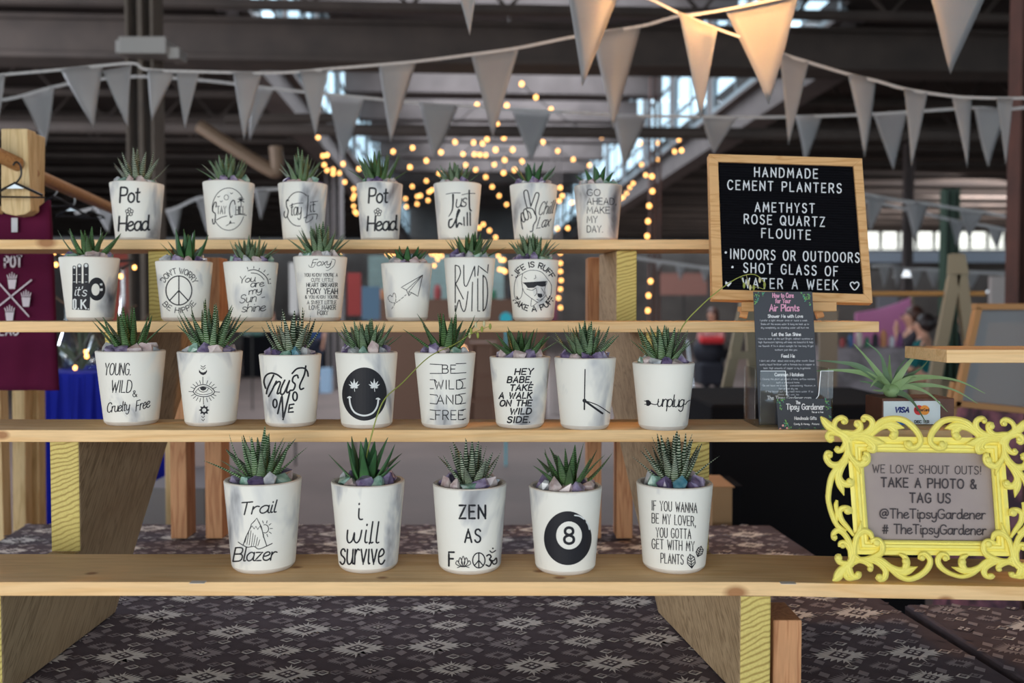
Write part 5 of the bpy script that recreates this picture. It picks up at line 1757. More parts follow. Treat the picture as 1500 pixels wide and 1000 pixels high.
K = 6.2466
C = lambda X_, Y_, w: (*toloc(1180 + X_ / K, 600 + Y_ / K), w / K)
TL = [
    [C(138, 62, 12), C(165, 95, 48), C(205, 140, 70), C(240, 165, 62), C(300, 205, 60), C(370, 250, 70), C(400, 300, 60)],
    [C(330, 235, 40), C(275, 215, 38), C(225, 210, 40), C(200, 245, 44), C(225, 280, 38), C(255, 262, 30)],
    [C(300, 215, 40), C(262, 150, 42), C(280, 95, 40), C(330, 72, 42), C(368, 95, 40), C(360, 128, 24)],
    [C(300, 200, 30), C(370, 205, 38), C(450, 212, 42), C(500, 170, 46), C(490, 118, 42), C(448, 120, 28)],
    [C(380, 235, 40), C(470, 228, 44), C(560, 205, 50), C(612, 150, 52), C(600, 90, 46), C(545, 66, 42), C(512, 92, 26)],
    [C(560, 235, 30), C(625, 175, 42), C(690, 110, 48), C(790, 80, 44), C(900, 95, 48), C(985, 160, 52), C(1040, 235, 48), C(1050, 300, 44), C(1000, 345, 46), C(935, 335, 48), C(915, 290, 34)],
    [C(600, 240, 26), C(680, 165, 44), C(770, 135, 60), C(840, 150, 52), C(905, 168, 6)],
    [C(740, 140, 40), C(810, 190, 60), C(800, 240, 60), C(765, 232, 30)],
    [C(380, 260, 50), C(470, 240, 46), C(570, 250, 50), C(650, 290, 60), C(735, 305, 6)],
    [C(385, 262, 34), C(480, 262, 34), C(560, 285, 40), C(588, 330, 34), C(560, 352, 22)],
    [C(560, 270, 40), C(620, 320, 52), C(620, 370, 48), C(560, 365, 20)],
    [C(385, 270, 46), C(385, 350, 40), C(420, 440, 44), C(490, 500, 50), C(555, 470, 60), C(560, 410, 52), C(528, 400, 28)],
    [C(400, 420, 26), C(450, 490, 36), C(485, 545, 28), C(500, 592, 6)],
    [C(365, 270, 44), C(385, 350, 46), C(370, 430, 50), C(310, 500, 52), C(235, 500, 52), C(192, 445, 50), C(205, 395, 44), C(245, 405, 26)],
    [C(330, 240, 36), C(362, 300, 42), C(340, 355, 44), C(295, 375, 40), C(268, 350, 26)],
    [C(385, 430, 40), C(310, 510, 46), C(245, 600, 48), C(218, 700, 46), C(208, 800, 42), C(212, 860, 40)],
    [C(385, 450, 34), C(330, 530, 46), C(305, 610, 50), C(345, 672, 52), C(410, 675, 54), C(430, 638, 32)],
    [C(290, 580, 36), C(300, 650, 50), C(325, 710, 50), C(352, 785, 6)],
]
KB = 7.694
D = lambda X_, Y_, w: (*toloc(1200 + X_ / KB, 740 + Y_ / KB), w / KB)
BL = [
    [D(150, 850, 14), D(200, 810, 80), D(250, 740, 90), D(300, 700, 80), D(360, 640, 80), D(390, 560, 80)],
    [D(340, 650, 50), D(270, 650, 50), D(225, 630, 60), D(215, 585, 70), D(250, 575, 44)],
    [D(330, 660, 60), D(340, 740, 70), D(380, 800, 64), D(440, 790, 60), D(450, 745, 40)],
    [D(330, 720, 20), D(300, 790, 50), D(340, 830, 40), D(400, 815, 40)],
    [D(390, 650, 44), D(450, 620, 50), D(530, 640, 56), D(580, 690, 56), D(560, 740, 36)],
    [D(450, 610, 44), D(560, 610, 50), D(670, 650, 56), D(745, 730, 60), D(735, 810, 60), D(680, 830, 56), D(640, 800, 30)],
    [D(560, 600, 44), D(680, 610, 56), D(800, 700, 64), D(900, 790, 60), D(1010, 830, 54), D(1130, 790, 56), D(1220, 710, 60), D(1250, 620, 56), D(1200, 550, 54), D(1145, 560, 50), D(1130, 610, 34)],
    [D(700, 620, 36), D(800, 690, 56), D(900, 740, 80), D(1000, 730, 80), D(1110, 688, 6)],
    [D(950, 740, 56), D(985, 650, 70), D(960, 580, 56), D(900, 550, 24)],
    [D(395, 560, 56), D(470, 610, 50), D(600, 590, 56), D(700, 530, 60), D(710, 440, 60), D(660, 390, 56), D(600, 400, 50), D(590, 430, 30)],
    [D(395, 560, 50), D(400, 440, 54), D(430, 340, 56), D(500, 290, 60), D(570, 310, 56), D(600, 370, 40)],
    [D(420, 340, 30), D(460, 260, 44), D(470, 170, 8)],
    [D(375, 560, 50), D(350, 440, 54), D(290, 330, 56), D(220, 280, 56), D(165, 310, 50), D(160, 365, 44), D(190, 385, 30)],
    [D(350, 590, 40), D(345, 500, 50), D(300, 430, 56), D(245, 430, 56), D(235, 470, 40)],
    [D(390, 340, 30), D(330, 260, 44), D(250, 160, 54), D(230, 70, 50), D(270, 30, 54), D(340, 40, 50), D(350, 95, 40)],
    [D(300, 300, 44), D(200, 220, 50), D(140, 90, 52), D(105, -40, 50), D(95, -120, 46)],
    [D(190, 200, 30), D(200, 90, 40), D(190, 0, 44), D(200, -60, 24)],
]
mb = MB()
for P_ in TL + BL:
    for s_ in (1, -1):
        scroll(mb, [(u * s_, v, w) for u, v, w in P_])
for (u, v, r) in ((toloc(1180 + 235 / K, 600 + 250 / K) + (5.2,)), (toloc(1180 + 350 / K, 600 + 108 / K) + (5,)), (toloc(1180 + 470 / K, 600 + 135 / K) + (5.4,)), (toloc(1180 + 530 / K, 600 + 90 / K) + (4.6,)), (toloc(1180 + 810 / K, 600 + 225 / K) + (6.6,)),
                  (toloc(1180 + 945 / K, 600 + 315 / K) + (6.4,)), (toloc(1180 + 545 / K, 600 + 445 / K) + (6.5,)), (toloc(1180 + 220 / K, 600 + 415 / K) + (5.2,)), (toloc(1180 + 290 / K, 600 + 355 / K) + (4.4,)), (toloc(1180 + 405 / K, 600 + 655 / K) + (6,)),
                  (toloc(1200 + 220 / KB, 740 + 590 / KB) + (6,)), (toloc(1200 + 440 / KB, 740 + 775 / KB) + (5.4,)), (toloc(1200 + 575 / KB, 740 + 715 / KB) + (5,)), (toloc(1200 + 680 / KB, 740 + 810 / KB) + (6.2,)), (toloc(1200 + 975 / KB, 740 + 630 / KB) + (6.4,)),
                  (toloc(1200 + 1160 / KB, 740 + 590 / KB) + (5.4,)), (toloc(1200 + 175 / KB, 740 + 360 / KB) + (4.6,)), (toloc(1200 + 265 / KB, 740 + 455 / KB) + (4.6,)), (toloc(1200 + 320 / KB, 740 + 60 / KB) + (6.5,)), (toloc(1200 + 650 / KB, 740 + 420 / KB) + (6.5,))):
    for s_ in (1, -1):
        knob(mb, u * s_, v, r * .9)
mb.build('carved_border', m_yel, t, smooth=True, fix=True)
# moulding rails round the opening
oi = [(-93, -66), (93, -66), (93, 62), (-93, 62)]
oo = [(-115, -89), (115, -89), (115, 84), (-115, 84)]
prof = [(1.0, -.009), (1.0, .003), (.75, .0045), (.6, .002), (.5, .0055), (.35, .0055), (.28, .003), (.16, .0035), (.05, .0015), (0.0, -.002), (0.0, -.009)]
for i in range(4):
    j = (i + 1) % 4
    vs = []
    for (s_, z_) in prof:
        for c1, c2 in ((oi[i], oo[i]), (oi[j], oo[j])):
            vs.append(fm(*loc2px(c1[0] + (c2[0] - c1[0]) * s_, c1[1] + (c2[1] - c1[1]) * s_), z_))
    k = len(prof)
    fs = [(2 * a, 2 * a + 1, 2 * a + 3, 2 * a + 2) for a in range(k - 1)] + [tuple(2 * a for a in range(k)), tuple(2 * a + 1 for a in range(k))]
    MB().add(vs, fs).build('moulding_rail', m_yel, t)
mb = MB()
for (a, b_, nn) in (((-97, -60), (-97, 56), 40), ((97, -60), (97, 56), 40), ((-60, 66), (60, 66), 40)):
    for i in range(nn):
        u = a[0] + (b_[0] - a[0]) * i / nn; v = a[1] + (b_[1] - a[1]) * i / nn
        mb.ball(fm(*loc2px(u, v), .0032), .0011, 6, 4)
mb.build('bead_moulding', m_yel, t, smooth=True)['kind'] = 'stuff'
sc_ = [fm(*loc2px(u, v), -.006) for u, v in ((-96, -69), (96, -69), (96, 65), (-96, 65))]
card = MB().prism(sc_, -fn * .002).build('sign_card', mat('taupe_card', (160, 146, 142), .8, noise=((150, 136, 134), 25, .3)), t)
I = Ink()
I.text('WE LOVE SHOUT OUTS!', 1278.5, 692, 1437, 694.5, 11.5, 1.3, 0, 2.4)
I.text('TAKE A PHOTO &', 1291, 712.5, 1430, 715.5, 13, 2.3, 0, 2.6)
I.text('TAG US', 1333, 735.5, 1392, 736.5, 13.5, 2.3, 0, 2.6)
I.text('@TheTipsyGardener', 1289, 758.5, 1443, 760, 13.5, 1.9, 0, 1.5)
I.text('# TheTipsyGardener', 1293, 781, 1444, 783, 13.5, 1.9, 0, 1.5)
I.build('lettering', fm, mat('sign_ink', (62, 54, 58), .7), card, -.0045)
MB().beam(fm(1352, 760, -.01), Vector((fm(1352, 760).x, 1.325, CAMZ - H[0] + .003)), .04, .004, Vector((0, -1, 0))).build('easel_back', m_yel, t)

# ------------------------------------------------------------------ flower stalks
m_stalk = mat('flower_stalk', (142, 150, 66), .6)
m_bud = mat('stalk_bud', (196, 190, 150), .6)


def stalk(pts, label, buds):
    pts = [P(*p) for p in pts]
    q = crom([tuple(p) for p in pts], 8)
    t = thing('flower_stalk', label, 'flower stalk', pts[0])
    MB().tube(q, [.0011 - .0006 * i / len(q) for i in range(len(q))], 6).build('stem', m_stalk, t, smooth=True)
    for i, p in enumerate(buds):
        b_ = P(*p)
        mb = MB().ball(b_, .0022, 8, 6, (1, 1, 2.2))
        near = min((Vector(x_) for x_ in q), key=lambda v: (v - b_).length)
        mb.tube([near, b_], .0004, 5)
        mb.build('bud', m_bud if i % 2 else m_stalk, t, smooth=True)


stalk([(533, 690, 1.275), (541, 650, 1.27), (560, 590, 1.27), (590, 560, 1.30), (628, 523, 1.33), (666, 504, 1.37), (692, 488, 1.40), (716, 478, 1.42)],
      'long thin green flower stalk arching up from the i will survive planter', [(690, 484, 1.40), (697, 476, 1.41), (706, 482, 1.41), (709, 474, 1.42), (718, 478, 1.42), (688, 491, 1.40), (700, 491, 1.4)])
stalk([(985, 520, 1.48), (1000, 478, 1.47), (1030, 445, 1.46), (1060, 420, 1.45), (1085, 405, 1.45), (1105, 402, 1.45), (1118, 412, 1.45), (1120, 423, 1.45), (1110, 420, 1.45)],
      'thin flower stalk bending from the unplug planter over the leaflet top', [(1090, 418, 1.45), (1096, 414, 1.45), (1104, 421, 1.45), (1113, 410, 1.45), (1120, 417, 1.45), (1099, 421, 1.45)])
# ------------------------------------------------------------------ bunting
m_cord = mat('bunting_tape', (176, 172, 170), .6)


def flag_mesh(a, b_, c_, bend, seedn):
    """a,b top corners, c tip (room points) -> curved thin cloth"""
    n = 8
    rnd = random.Random(seedn)
    ph = rnd.uniform(0, 6)
    nn = (b_ - a).cross(c_ - a).normalized()
    W_ = (b_ - a).length
    vs, fs, idx = [], [], {}
    for i in range(n + 1):
        f = i / n
        l = a.lerp(c_, f); r = b_.lerp(c_, f)
        m_ = n - i
        for j in range(m_ + 1):
            g = j / m_ if m_ else .5
            p = l.lerp(r, g) + nn * (W_ * .10 * bend * math.sin(g * PI) * (1 - f) + W_ * .07 * math.sin(f * 3 + ph) + W_ * .03 * math.sin(g * 5 + ph) * (1 - f))
            idx[i, j] = len(vs); vs.append(p)
    for i in range(n):
        m_ = n - i
        for j in range(m_):
            fs.append((idx[i, j], idx[i, j + 1], idx[i + 1, j]))
            if j < m_ - 1:
                fs.append((idx[i, j + 1], idx[i + 1, j + 1], idx[i + 1, j]))
    return vs, fs


def bunting(label, cord, flags, Y, grp='strings of grey pennant bunting'):
    pts = [P(x_, y_, Y) for x_, y_ in cord]
    t = thing('bunting', label, 'bunting', pts[len(pts) // 2], grp)
    q = [Vector(p) for p in crom([tuple(p) for p in pts], 6)]
    mb = MB()
    k = Y / F
    for a, b_ in zip(q, q[1:]):
        mb.beam(a, b_ + (b_ - a) * .05, .002, 4.2 * k)
    mb.build('tape', m_cord, t)
    for i, f in enumerate(flags):
        a, b_, c_ = [P(x_, y_, Y + (.02 if n_ == 1 and i % 2 else 0)) for n_, (x_, y_) in enumerate(f)]
        a.y -= .004; b_.y -= .004
        o = MB().add(*flag_mesh(a, b_, c_, (-1) ** i * .8, i + int(Y * 10))).build('pennant', m_cloth_flag, t, smooth=True, fix=False)
        md = o.modifiers.new('solid', 'SOLIDIFY'); md.thickness = .0008
    return t


bunting('longest bunting string, rising from the brown column to the warm lit flags', [(-40, 116), (0, 110), (90, 102), (150, 96), (196, 93), (216, 102), (290, 105), (385, 107), (440, 105), (482, 101), (555, 95), (610, 90), (690, 80), (760, 70), (845, 53), (940, 38), (992, 24), (1064, 14), (1172, -8), (1260, -30)],
        [[(-24, 114), (8, 109), (-2, 178)], [(90, 103), (152, 97), (138, 188)], [(151, 104), (193, 95), (188, 188)], [(217, 103), (258, 106), (222, 178)], [(257, 105), (291, 107), (272, 190)], [(342, 107), (385, 107), (357, 206)],
         [(440, 105), (482, 102), (462, 200)], [(555, 96), (610, 91), (572, 210)], [(690, 81), (760, 71), (722, 203)], [(868, 50), (940, 38), (897, 190)]], 3.2)
bunting('bunting string level behind the longest one, ending at the upper right beams', [(-40, 155), (0, 147), (30, 141), (80, 127), (130, 118), (200, 112), (300, 118), (385, 128), (430, 133), (480, 138), (533, 143), (614, 151), (672, 155), (749, 160), (808, 163), (895, 168), (948, 170), (1028, 171), (1080, 172), (1165, 171), (1205, 170), (1281, 167), (1330, 164), (1425, 158), (1475, 160), (1560, 150)],
        [[(32, 141), (80, 127), (66, 215)], [(368, 127), (402, 130), (365, 208)], [(479, 138), (533, 143), (503, 238)], [(614, 151), (672, 156), (636, 236)], [(749, 160), (808, 163), (778, 238)], [(895, 168), (948, 170), (914, 247)],
         [(1028, 171), (1080, 172), (1045, 226)], [(1165, 171), (1205, 170), (1178, 240)], [(1281, 167), (1330, 165), (1307, 250)], [(1425, 158), (1475, 160), (1449, 245)]], 4.3)
bunting('near bunting string crossing the top edge with the big orange lit flags', [(560, -30), (670, -22), (760, -20), (836, -16), (905, -10), (945, -4), (992, 18), (1050, 42), (1084, 54)],
        [[(668, -22), (700, -22), (688, 52)], [(832, -16), (908, -10), (852, 128)], [(992, 19), (1050, 43), (1027, 175)]], 2.4)
bunting('short bunting tape with one large orange lit flag above the letter board', [(1004, 24), (1064, 14), (1120, 2), (1172, -9), (1240, -26), (1350, -24), (1445, -22), (1540, -30)],
        [[(1064, 14), (1172, -8), (1124, 155)], [(1348, -24), (1446, -22), (1396, 107)]], 2.5)
bunting('bunting string sloping down to the right above the letter board', [(1084, 54), (1140, 77), (1184, 91), (1240, 108), (1282, 118), (1320, 129), (1358, 136), (1396, 141), (1425, 143), (1482, 144), (1540, 142)],
        [[(1140, 78), (1184, 91), (1155, 213)], [(1241, 109), (1283, 118), (1266, 232)], [(1323, 130), (1358, 136), (1335, 245)], [(1396, 142), (1425, 143), (1415, 247)], [(1457, 144), (1482, 144), (1474, 243)]], 3.3)
bunting('small distant bunting right of the letter board, upper of two', [(1240, 280), (1296, 290), (1327, 295), (1362, 299), (1405, 306), (1442, 311), (1500, 322)],
        [[(1268, 286), (1297, 291), (1275, 340)], [(1327, 295), (1362, 299), (1338, 354)], [(1405, 306), (1442, 311), (1419, 350)]], 7.0, 'far small bunting strings')
bunting('small distant bunting right of the letter board, lower of two', [(1240, 290), (1290, 298), (1389, 321), (1411, 326), (1447, 331), (1471, 336), (1520, 345)],
        [[(1389, 322), (1411, 326), (1403, 363)], [(1447, 331), (1471, 336), (1460, 368)]], 7.8, 'far small bunting strings')
bunting('far pale bunting above the wooden rail and pink cloth', [(1276, 390), (1303, 389), (1330, 394), (1357, 394), (1411, 398), (1460, 400), (1500, 402)],
        [[(1287, 391), (1304, 390), (1295, 422)], [(1305, 389), (1325, 392), (1314, 421)], [(1332, 395), (1352, 396), (1340, 423)], [(1357, 394), (1381, 396), (1367, 422)], [(1411, 398), (1436, 400), (1422, 424)], [(1465, 401), (1485, 402), (1476, 424)]], 9.4, 'far small bunting strings')
bunting('far bunting seen between the top and third shelves beside the letter board', [(930, 377), (960, 382), (989, 386), (1024, 391), (1060, 394)],
        [[(960, 382), (970, 384), (963, 397)], [(989, 385), (1007, 388), (996, 411)], [(1024, 390), (1042, 393), (1032, 415)]], 9.0, 'far small bunting strings')
bunting('far bunting behind the top shelf pots at the brown column', [(110, 312), (138, 305), (168, 300), (240, 309), (287, 291), (308, 288), (373, 278), (398, 277), (440, 274)],
        [[(138, 305), (168, 301), (160, 342)], [(243, 309), (267, 301), (258, 347)], [(287, 291), (308, 288), (305, 345)], [(373, 278), (397, 277), (382, 323)]], 6.5, 'far small bunting strings')

# ------------------------------------------------------------------ string lights
m_bulb = mat('warm_bulb', (255, 200, 120), .4, emit=(255, 182, 100), es=5)
m_wire = mat('light_wire', (40, 38, 34), .7)
bulb_me = MB().ball((0, 0, 0), .022, 8, 6, (1, 1, 1.15)).build('bulb', m_bulb)
BM = bulb_me.data
bpy.data.objects.remove(bulb_me)


def lights(label, pts, Y0, Y1=None, grp='warm string lights in the nave', s=1.0):
    Y1 = Y1 or Y0
    n = len(pts)
    q = [P(x_, y_, Y0 + (Y1 - Y0) * i / max(1, n - 1)) for i, (x_, y_) in enumerate(pts)]
    t = thing('string_lights', label, 'string lights', q[0], grp)
    w = []
    for i in range(n - 1):
        w += [q[i], (q[i] + q[i + 1]) / 2 - Vector((0, 0, (q[i] - q[i + 1]).length * .04))]
    w.append(q[-1])
    MB().tube([p + Vector((0, 0, .035)) for p in w], .006, 5).build('wire', m_wire, t)
    for p in q:
        place(BM, 'bulb', t, p, None, (s, s, s))


k = lambda L: [(500 + x_ / 3, y_ / 3) for x_, y_ in L]
lights('string lights fanning from the hub bulb to the right window', k([(793, 379), (855, 437), (921, 490), (1064, 580), (1144, 611), (1313, 638), (1393, 636), (1483, 622)]), 9.6, 12)
lights('string lights climbing the right edge girder', k([(1495, 670), (1465, 674), (1395, 709), (1338, 777), (1320, 732), (1283, 812), (1268, 830), (1254, 855), (1240, 872), (1230, 878)]), 11, 16)
lights('string lights along the left edge girder beside the windows', [(446, 187), (466, 204), (479, 230), (473, 231), (475, 244), (479, 252), (488, 251), (488, 257), (497, 256), (503, 243), (505, 269), (518, 279), (519, 288), (517, 293), (518, 304), (520, 312), (522, 315)], 11, 15)
lights('string lights above the second Pot Head planter, swinging left', k([(727, 474), (597, 471), (468, 582), (438, 678), (374, 715), (302, 743), (228, 675), (313, 658), (78, 750), (8, 728)]), 10, 12)
lights('string lights crossing behind the Just chill plant', k([(684, 555), (622, 580), (557, 580), (500, 633), (581, 635), (535, 685), (590, 753), (547, 733), (430, 770), (374, 802), (312, 826)]), 10, 14)
lights('string lights in the middle of the fan', k([(714, 615), (641, 621), (621, 640), (609, 688), (585, 687), (634, 690), (672, 731), (635, 785), (663, 828), (693, 867), (726, 905)]), 10, 14)
lights('string lights dropping towards the Chill Lax plant', k([(678, 668), (753, 667), (718, 712), (713, 768), (760, 755), (794, 718), (886, 633), (951, 671), (1019, 708), (1090, 733)]), 10, 13)
lights('string lights clustered between the Pot Head and Just chill pots', k([(398, 842), (386, 850), (348, 866), (334, 870), (381, 887), (333, 903), (286, 915), (282, 880)]), 14, 15)
lights('string lights between the Chill Lax and GO AHEAD pots', k([(962, 833), (971, 868), (958, 890), (1013, 898), (995, 1010), (950, 1012)]), 12, 13)
lights('string lights wound down the slim grey column', [(821, 373), (821, 388), (821, 400), (822, 413), (821, 426), (818, 439), (821, 453)], 13.2)
lights('string lights wound down the thin rust column', k([(1365, 785), (1367, 850), (1353, 914), (1348, 982)]) + [(948, 349), (953, 415), (950, 436), (949, 458)], 10.3)
lights('string lights seen under the top shelf left of the paper plane pot', [(567, 374), (572, 377), (577, 373), (632, 374), (638, 376), (643, 373), (647, 377), (641, 382), (636, 391)], 15)
lights('string lights seen between the RUN WILD and dog pots', [(702, 336), (708, 331), (717, 340), (726, 350), (730, 377), (734, 383), (738, 383), (732, 397), (737, 398), (740, 400)], 14)
lights('string lights among the glass bottles on the blue table', [(79, 373), (92, 372), (82, 391), (197, 395), (177, 408), (126, 518), (127, 525), (110, 542)], 3.4, None, 'warm string lights in the nave', .35)

# ------------------------------------------------------------------ clothes rack with shirt and hangers
rk = thing('clothes_rack', 'pale pine clothes rack with a round rail, standing beyond the stand', 'clothes rack', (P(30, 500, 2.1).x, 2.1, 0))
Yr = 2.1
def plankpx(q, Y, d, nm='post', m_=None, par=rk):
    return MB().prism([P(x_, y_, Y) for x_, y_ in q], Vector((0, d, 0))).build(nm, m_ or m_pale, par, bevel=.003)
plankpx([(1, 188), (40, 188), (45, 308), (36, 314), (22, 316), (8, 313), (1, 308)], 2.02, .038)
plankpx([(42, 193), (51, 195), (49, 320), (44, 320)], 2.14, .05)
plankpx([(-40, 300), (-8, 300), (16, 1170), (-16, 1170)], 2.3, .04)
plankpx([(17, 560), (36, 560), (40, 1000), (20, 1000)], 2.5, .04)
plankpx([(38, 560), (56, 560), (60, 1000), (42, 1000)], 2.55, .04)
MB().tube([P(-60, 200, 1.9), P(0, 228, 1.98), P(27, 241, 2.02)], .016, 12).tube([P(40, 250, 2.1), P(52, 256, 2.2), P(170, 308, 3.0)], .016, 12).build('rail', wood('dowel', (190, 142, 92), (160, 114, 70), None, 'D', ring=30, stretch=1), rk, smooth=True)
m_hang = mat('black_wire', (22, 22, 26), .4)
m_chr = mat('chrome_wire', (170, 176, 180), .3, .8)


def hanger(x, y, Y, s, m_, label, plate=True):
    t = thing('clothes_hanger', label, 'hanger', P(x, y, Y), 'hangers on the rack rail')
    k_ = s
    hook = [(x - 3 * k_, y - 20 * k_), (x + 2 * k_, y - 25 * k_), (x + 8 * k_, y - 19 * k_), (x + 9 * k_, y - 6 * k_), (x + 4 * k_, y + 3 * k_), (x, y + 7 * k_)]
    MB().tube(crom([tuple(P(a, b_, Y)) for a, b_ in hook], 5), .0021, 7).build('hook', m_, t, smooth=True)
    arm = [(x - 34 * k_, y + 24 * k_), (x, y + 6 * k_), (x + 40 * k_, y + 24 * k_)]
    MB().tube([P(a, b_, Y) for a, b_ in arm], .0032, 7).tube([P(x - 36 * k_, y + 26 * k_, Y), P(x + 44 * k_, y + 27 * k_, Y)], .002, 7).build('shoulder_bar', m_hang, t)
    if plate:
        MB().prism([P(x - 15 * k_, y + 14 * k_, Y - .002), P(x, y + 6 * k_, Y - .002), P(x + 14 * k_, y + 14 * k_, Y - .002)], Vector((0, .003, 0))).build('size_plate', m_chr, t)


hanger(22, 262, 1.995, 1.0, m_hang, 'black hanger over the maroon shirt, nearest on the rail')
hanger(78, 283, 2.45, .7, m_chr, 'second hanger along the rack rail, chrome hook', False)
hanger(104, 300, 2.7, .62, m_chr, 'third hanger along the rack rail, with a chrome clip')
hanger(132, 306, 2.85, .5, m_chr, 'farthest hanger along the rack rail', False)
m_shirt = mat('maroon_jersey', (92, 26, 56), .9, noise=((76, 20, 48), 12, .3), spec=.1)
Ys = 2.085
t = thing('tank_top', 'maroon sleeveless shirt with white POT HEAD print on the rack', 'shirt', (P(20, 560, Ys).x, Ys, P(20, 568, Ys).z))
out = [(-70, 305), (-20, 312), (2, 312), (10, 316), (28, 318), (48, 312), (58, 300), (72, 292), (75, 300), (74, 325), (76, 350), (80, 372), (82, 420), (86, 500), (88, 570), (40, 573), (0, 570), (-70, 572)]
vs, fs = [], []
rows, cols = 24, 18
yt = lambda x_: 314 if x_ < 45 else 314 - (x_ - 45) * .75 if x_ < 74 else 330
for i in range(rows + 1):
    for j in range(cols + 1):
        f = i / rows
        xr = 74 + 14 * f
        x_ = -70 + (xr + 70) * j / cols
        y0_ = 314 if x_ < 45 else 314 - (x_ - 45) * .72
        y_ = y0_ + (571 - y0_) * f
        vs.append(P(x_, y_, Ys) + Vector((0, .006 * math.sin(x_ * .12 + f * 2) * f - .004, 0)))
for i in range(rows):
    for j in range(cols):
        a = i * (cols + 1) + j
        fs.append((a, a + 1, a + cols + 2, a + cols + 1))
o = MB().add(vs, fs).build('body', m_shirt, t, smooth=True, fix=False)
md = o.modifiers.new('solid', 'SOLIDIFY'); md.thickness = .012; md.offset = 0
shm = plane_map(P(20, 400, Ys - .020), Vector((0, -1, 0)))
MB().prism([shm(17, 319), shm(26, 319), shm(26, 340), shm(17, 340)], Vector((0, -.001, 0))).build('label_tag', mat('tag_white', (190, 190, 196), .6), t)
I = Ink()
m_sp = mat('shirt_print', (206, 196, 204), .8)
I.text('POT', 7, 391, 31, 390, 15, 3.0, 0, 3)
I.text('HEAD', -12, 491, 27, 490, 13, 2.6, 0, 3)
I.line([(-4, 412), (42, 463)], 2.2); I.line([(-4, 450), (46, 410)], 2.2)
for (cx_, cy_) in ((17.5, 410), (38, 436), (14, 458)):
    I.fill([(cx_ - 6.5, cy_ - 1), (cx_ + 6.5, cy_ - 1), (cx_ + 4.5, cy_ + 13), (cx_ - 4.5, cy_ + 13)])
    for a in range(5):
        I.line([(cx_ - 5 + a * 2.5, cy_ - 1), (cx_ - 7 + a * 3.5, cy_ - 11 + abs(a - 2) * 2)], 1.6)
I.build('printed_design', shm, m_sp, t, .0005)

# ------------------------------------------------------------------ blue table with glass bottles and plants (left background)
m_blue = mat('blue_cloth', (34, 46, 176), .8, noise=((22, 32, 140), 5, .3), spec=.2)
a = P(50, 545, 3.4); b_ = P(262, 545, 3.4)
t = thing('draped_table', 'royal blue draped table beyond the clothes rack', 'table', ((a.x + b_.x) / 2, 3.7, 0))
MB().box(((a.x + b_.x) / 2, 3.7, a.z - .01), (b_.x - a.x, .7, .02)).build('table_top', m_blue, t, bevel=.005)
vs, fs = [], []
n = 60
for j in range(n + 1):
    x_ = a.x + (b_.x - a.x) * j / n
    d_ = .018 * math.sin(j * .9) + .008 * math.sin(j * 2.3)
    vs += [Vector((x_, 3.35, a.z)), Vector((x_, 3.34 + d_, a.z - .2)), Vector((x_, 3.32 + d_ * 2, .01))]
for j in range(n):
    for r_ in (0, 1):
        fs.append((3 * j + r_, 3 * j + 3 + r_, 3 * j + 4 + r_, 3 * j + 1 + r_))
MB().add(vs, fs).build('cloth_skirt', m_blue, t, smooth=True, fix=False)
m_glass = thin_glass('bottle_glass', (.86, .93, .96), .5)
for i, (x_, hh, r_, lab) in enumerate(((182, 150, 15, 'tall clear glass bottle vase on the blue table, right of the group'), (100, 110, 14, 'rounded clear glass bottle vase on the blue table beside the shirt'), (137, 62, 12, 'low glass globe on the blue table between the vases'))):
    c_ = P(x_, 545, 3.6); k_ = 3.6 / F
    MB().lathe((c_.x, c_.y, a.z + .001), [(0.001, 0), (r_ * k_ * .8, 0), (r_ * k_, hh * k_ * .12), (r_ * k_, hh * k_ * .3), (r_ * k_ * .5, hh * k_ * .5), (r_ * k_ * .28, hh * k_ * .62), (r_ * k_ * .25, hh * k_ * .95), (r_ * k_ * .34, hh * k_)], 20).build('glass_vase', m_glass, None, smooth=True)
    o = COL.objects[-1]
    tag(o, lab, 'vase', 'glass vases on the blue table')
m_twig = mat('twig', (110, 84, 64), .8)
for i, (x_, lab, sgn) in enumerate(((120, 'dark curling air plant among the vases on the blue table', 1), (168, 'brown branching twigs in the tall vase', -1))):
    rnd = random.Random(40 + i)
    c_ = P(x_, 540, 3.55)
    c_.z = a.z
    t = thing('dried_plant', lab, 'plant', c_)
    for k_ in range(11):
        an = rnd.uniform(.3, 2.84)
        L = rnd.uniform(.09, .22) if i == 0 else rnd.uniform(.2, .42)
        q = [c_, c_ + Vector((math.cos(an) * L * .4, rnd.uniform(-.04, .04), L * .7 * math.sin(an) + .04)), c_ + Vector((math.cos(an) * L, rnd.uniform(-.05, .05), L * (1.0 if i else .55)))]
        if i == 0:
            blade(MB(), q, .012).build('leaf', mat('dusty_leaf', (82, 92, 72), .7), t, smooth=True)
        else:
            MB().tube(crom([tuple(p) for p in q], 4), .003, 5).build('twig', m_twig, t, smooth=True)

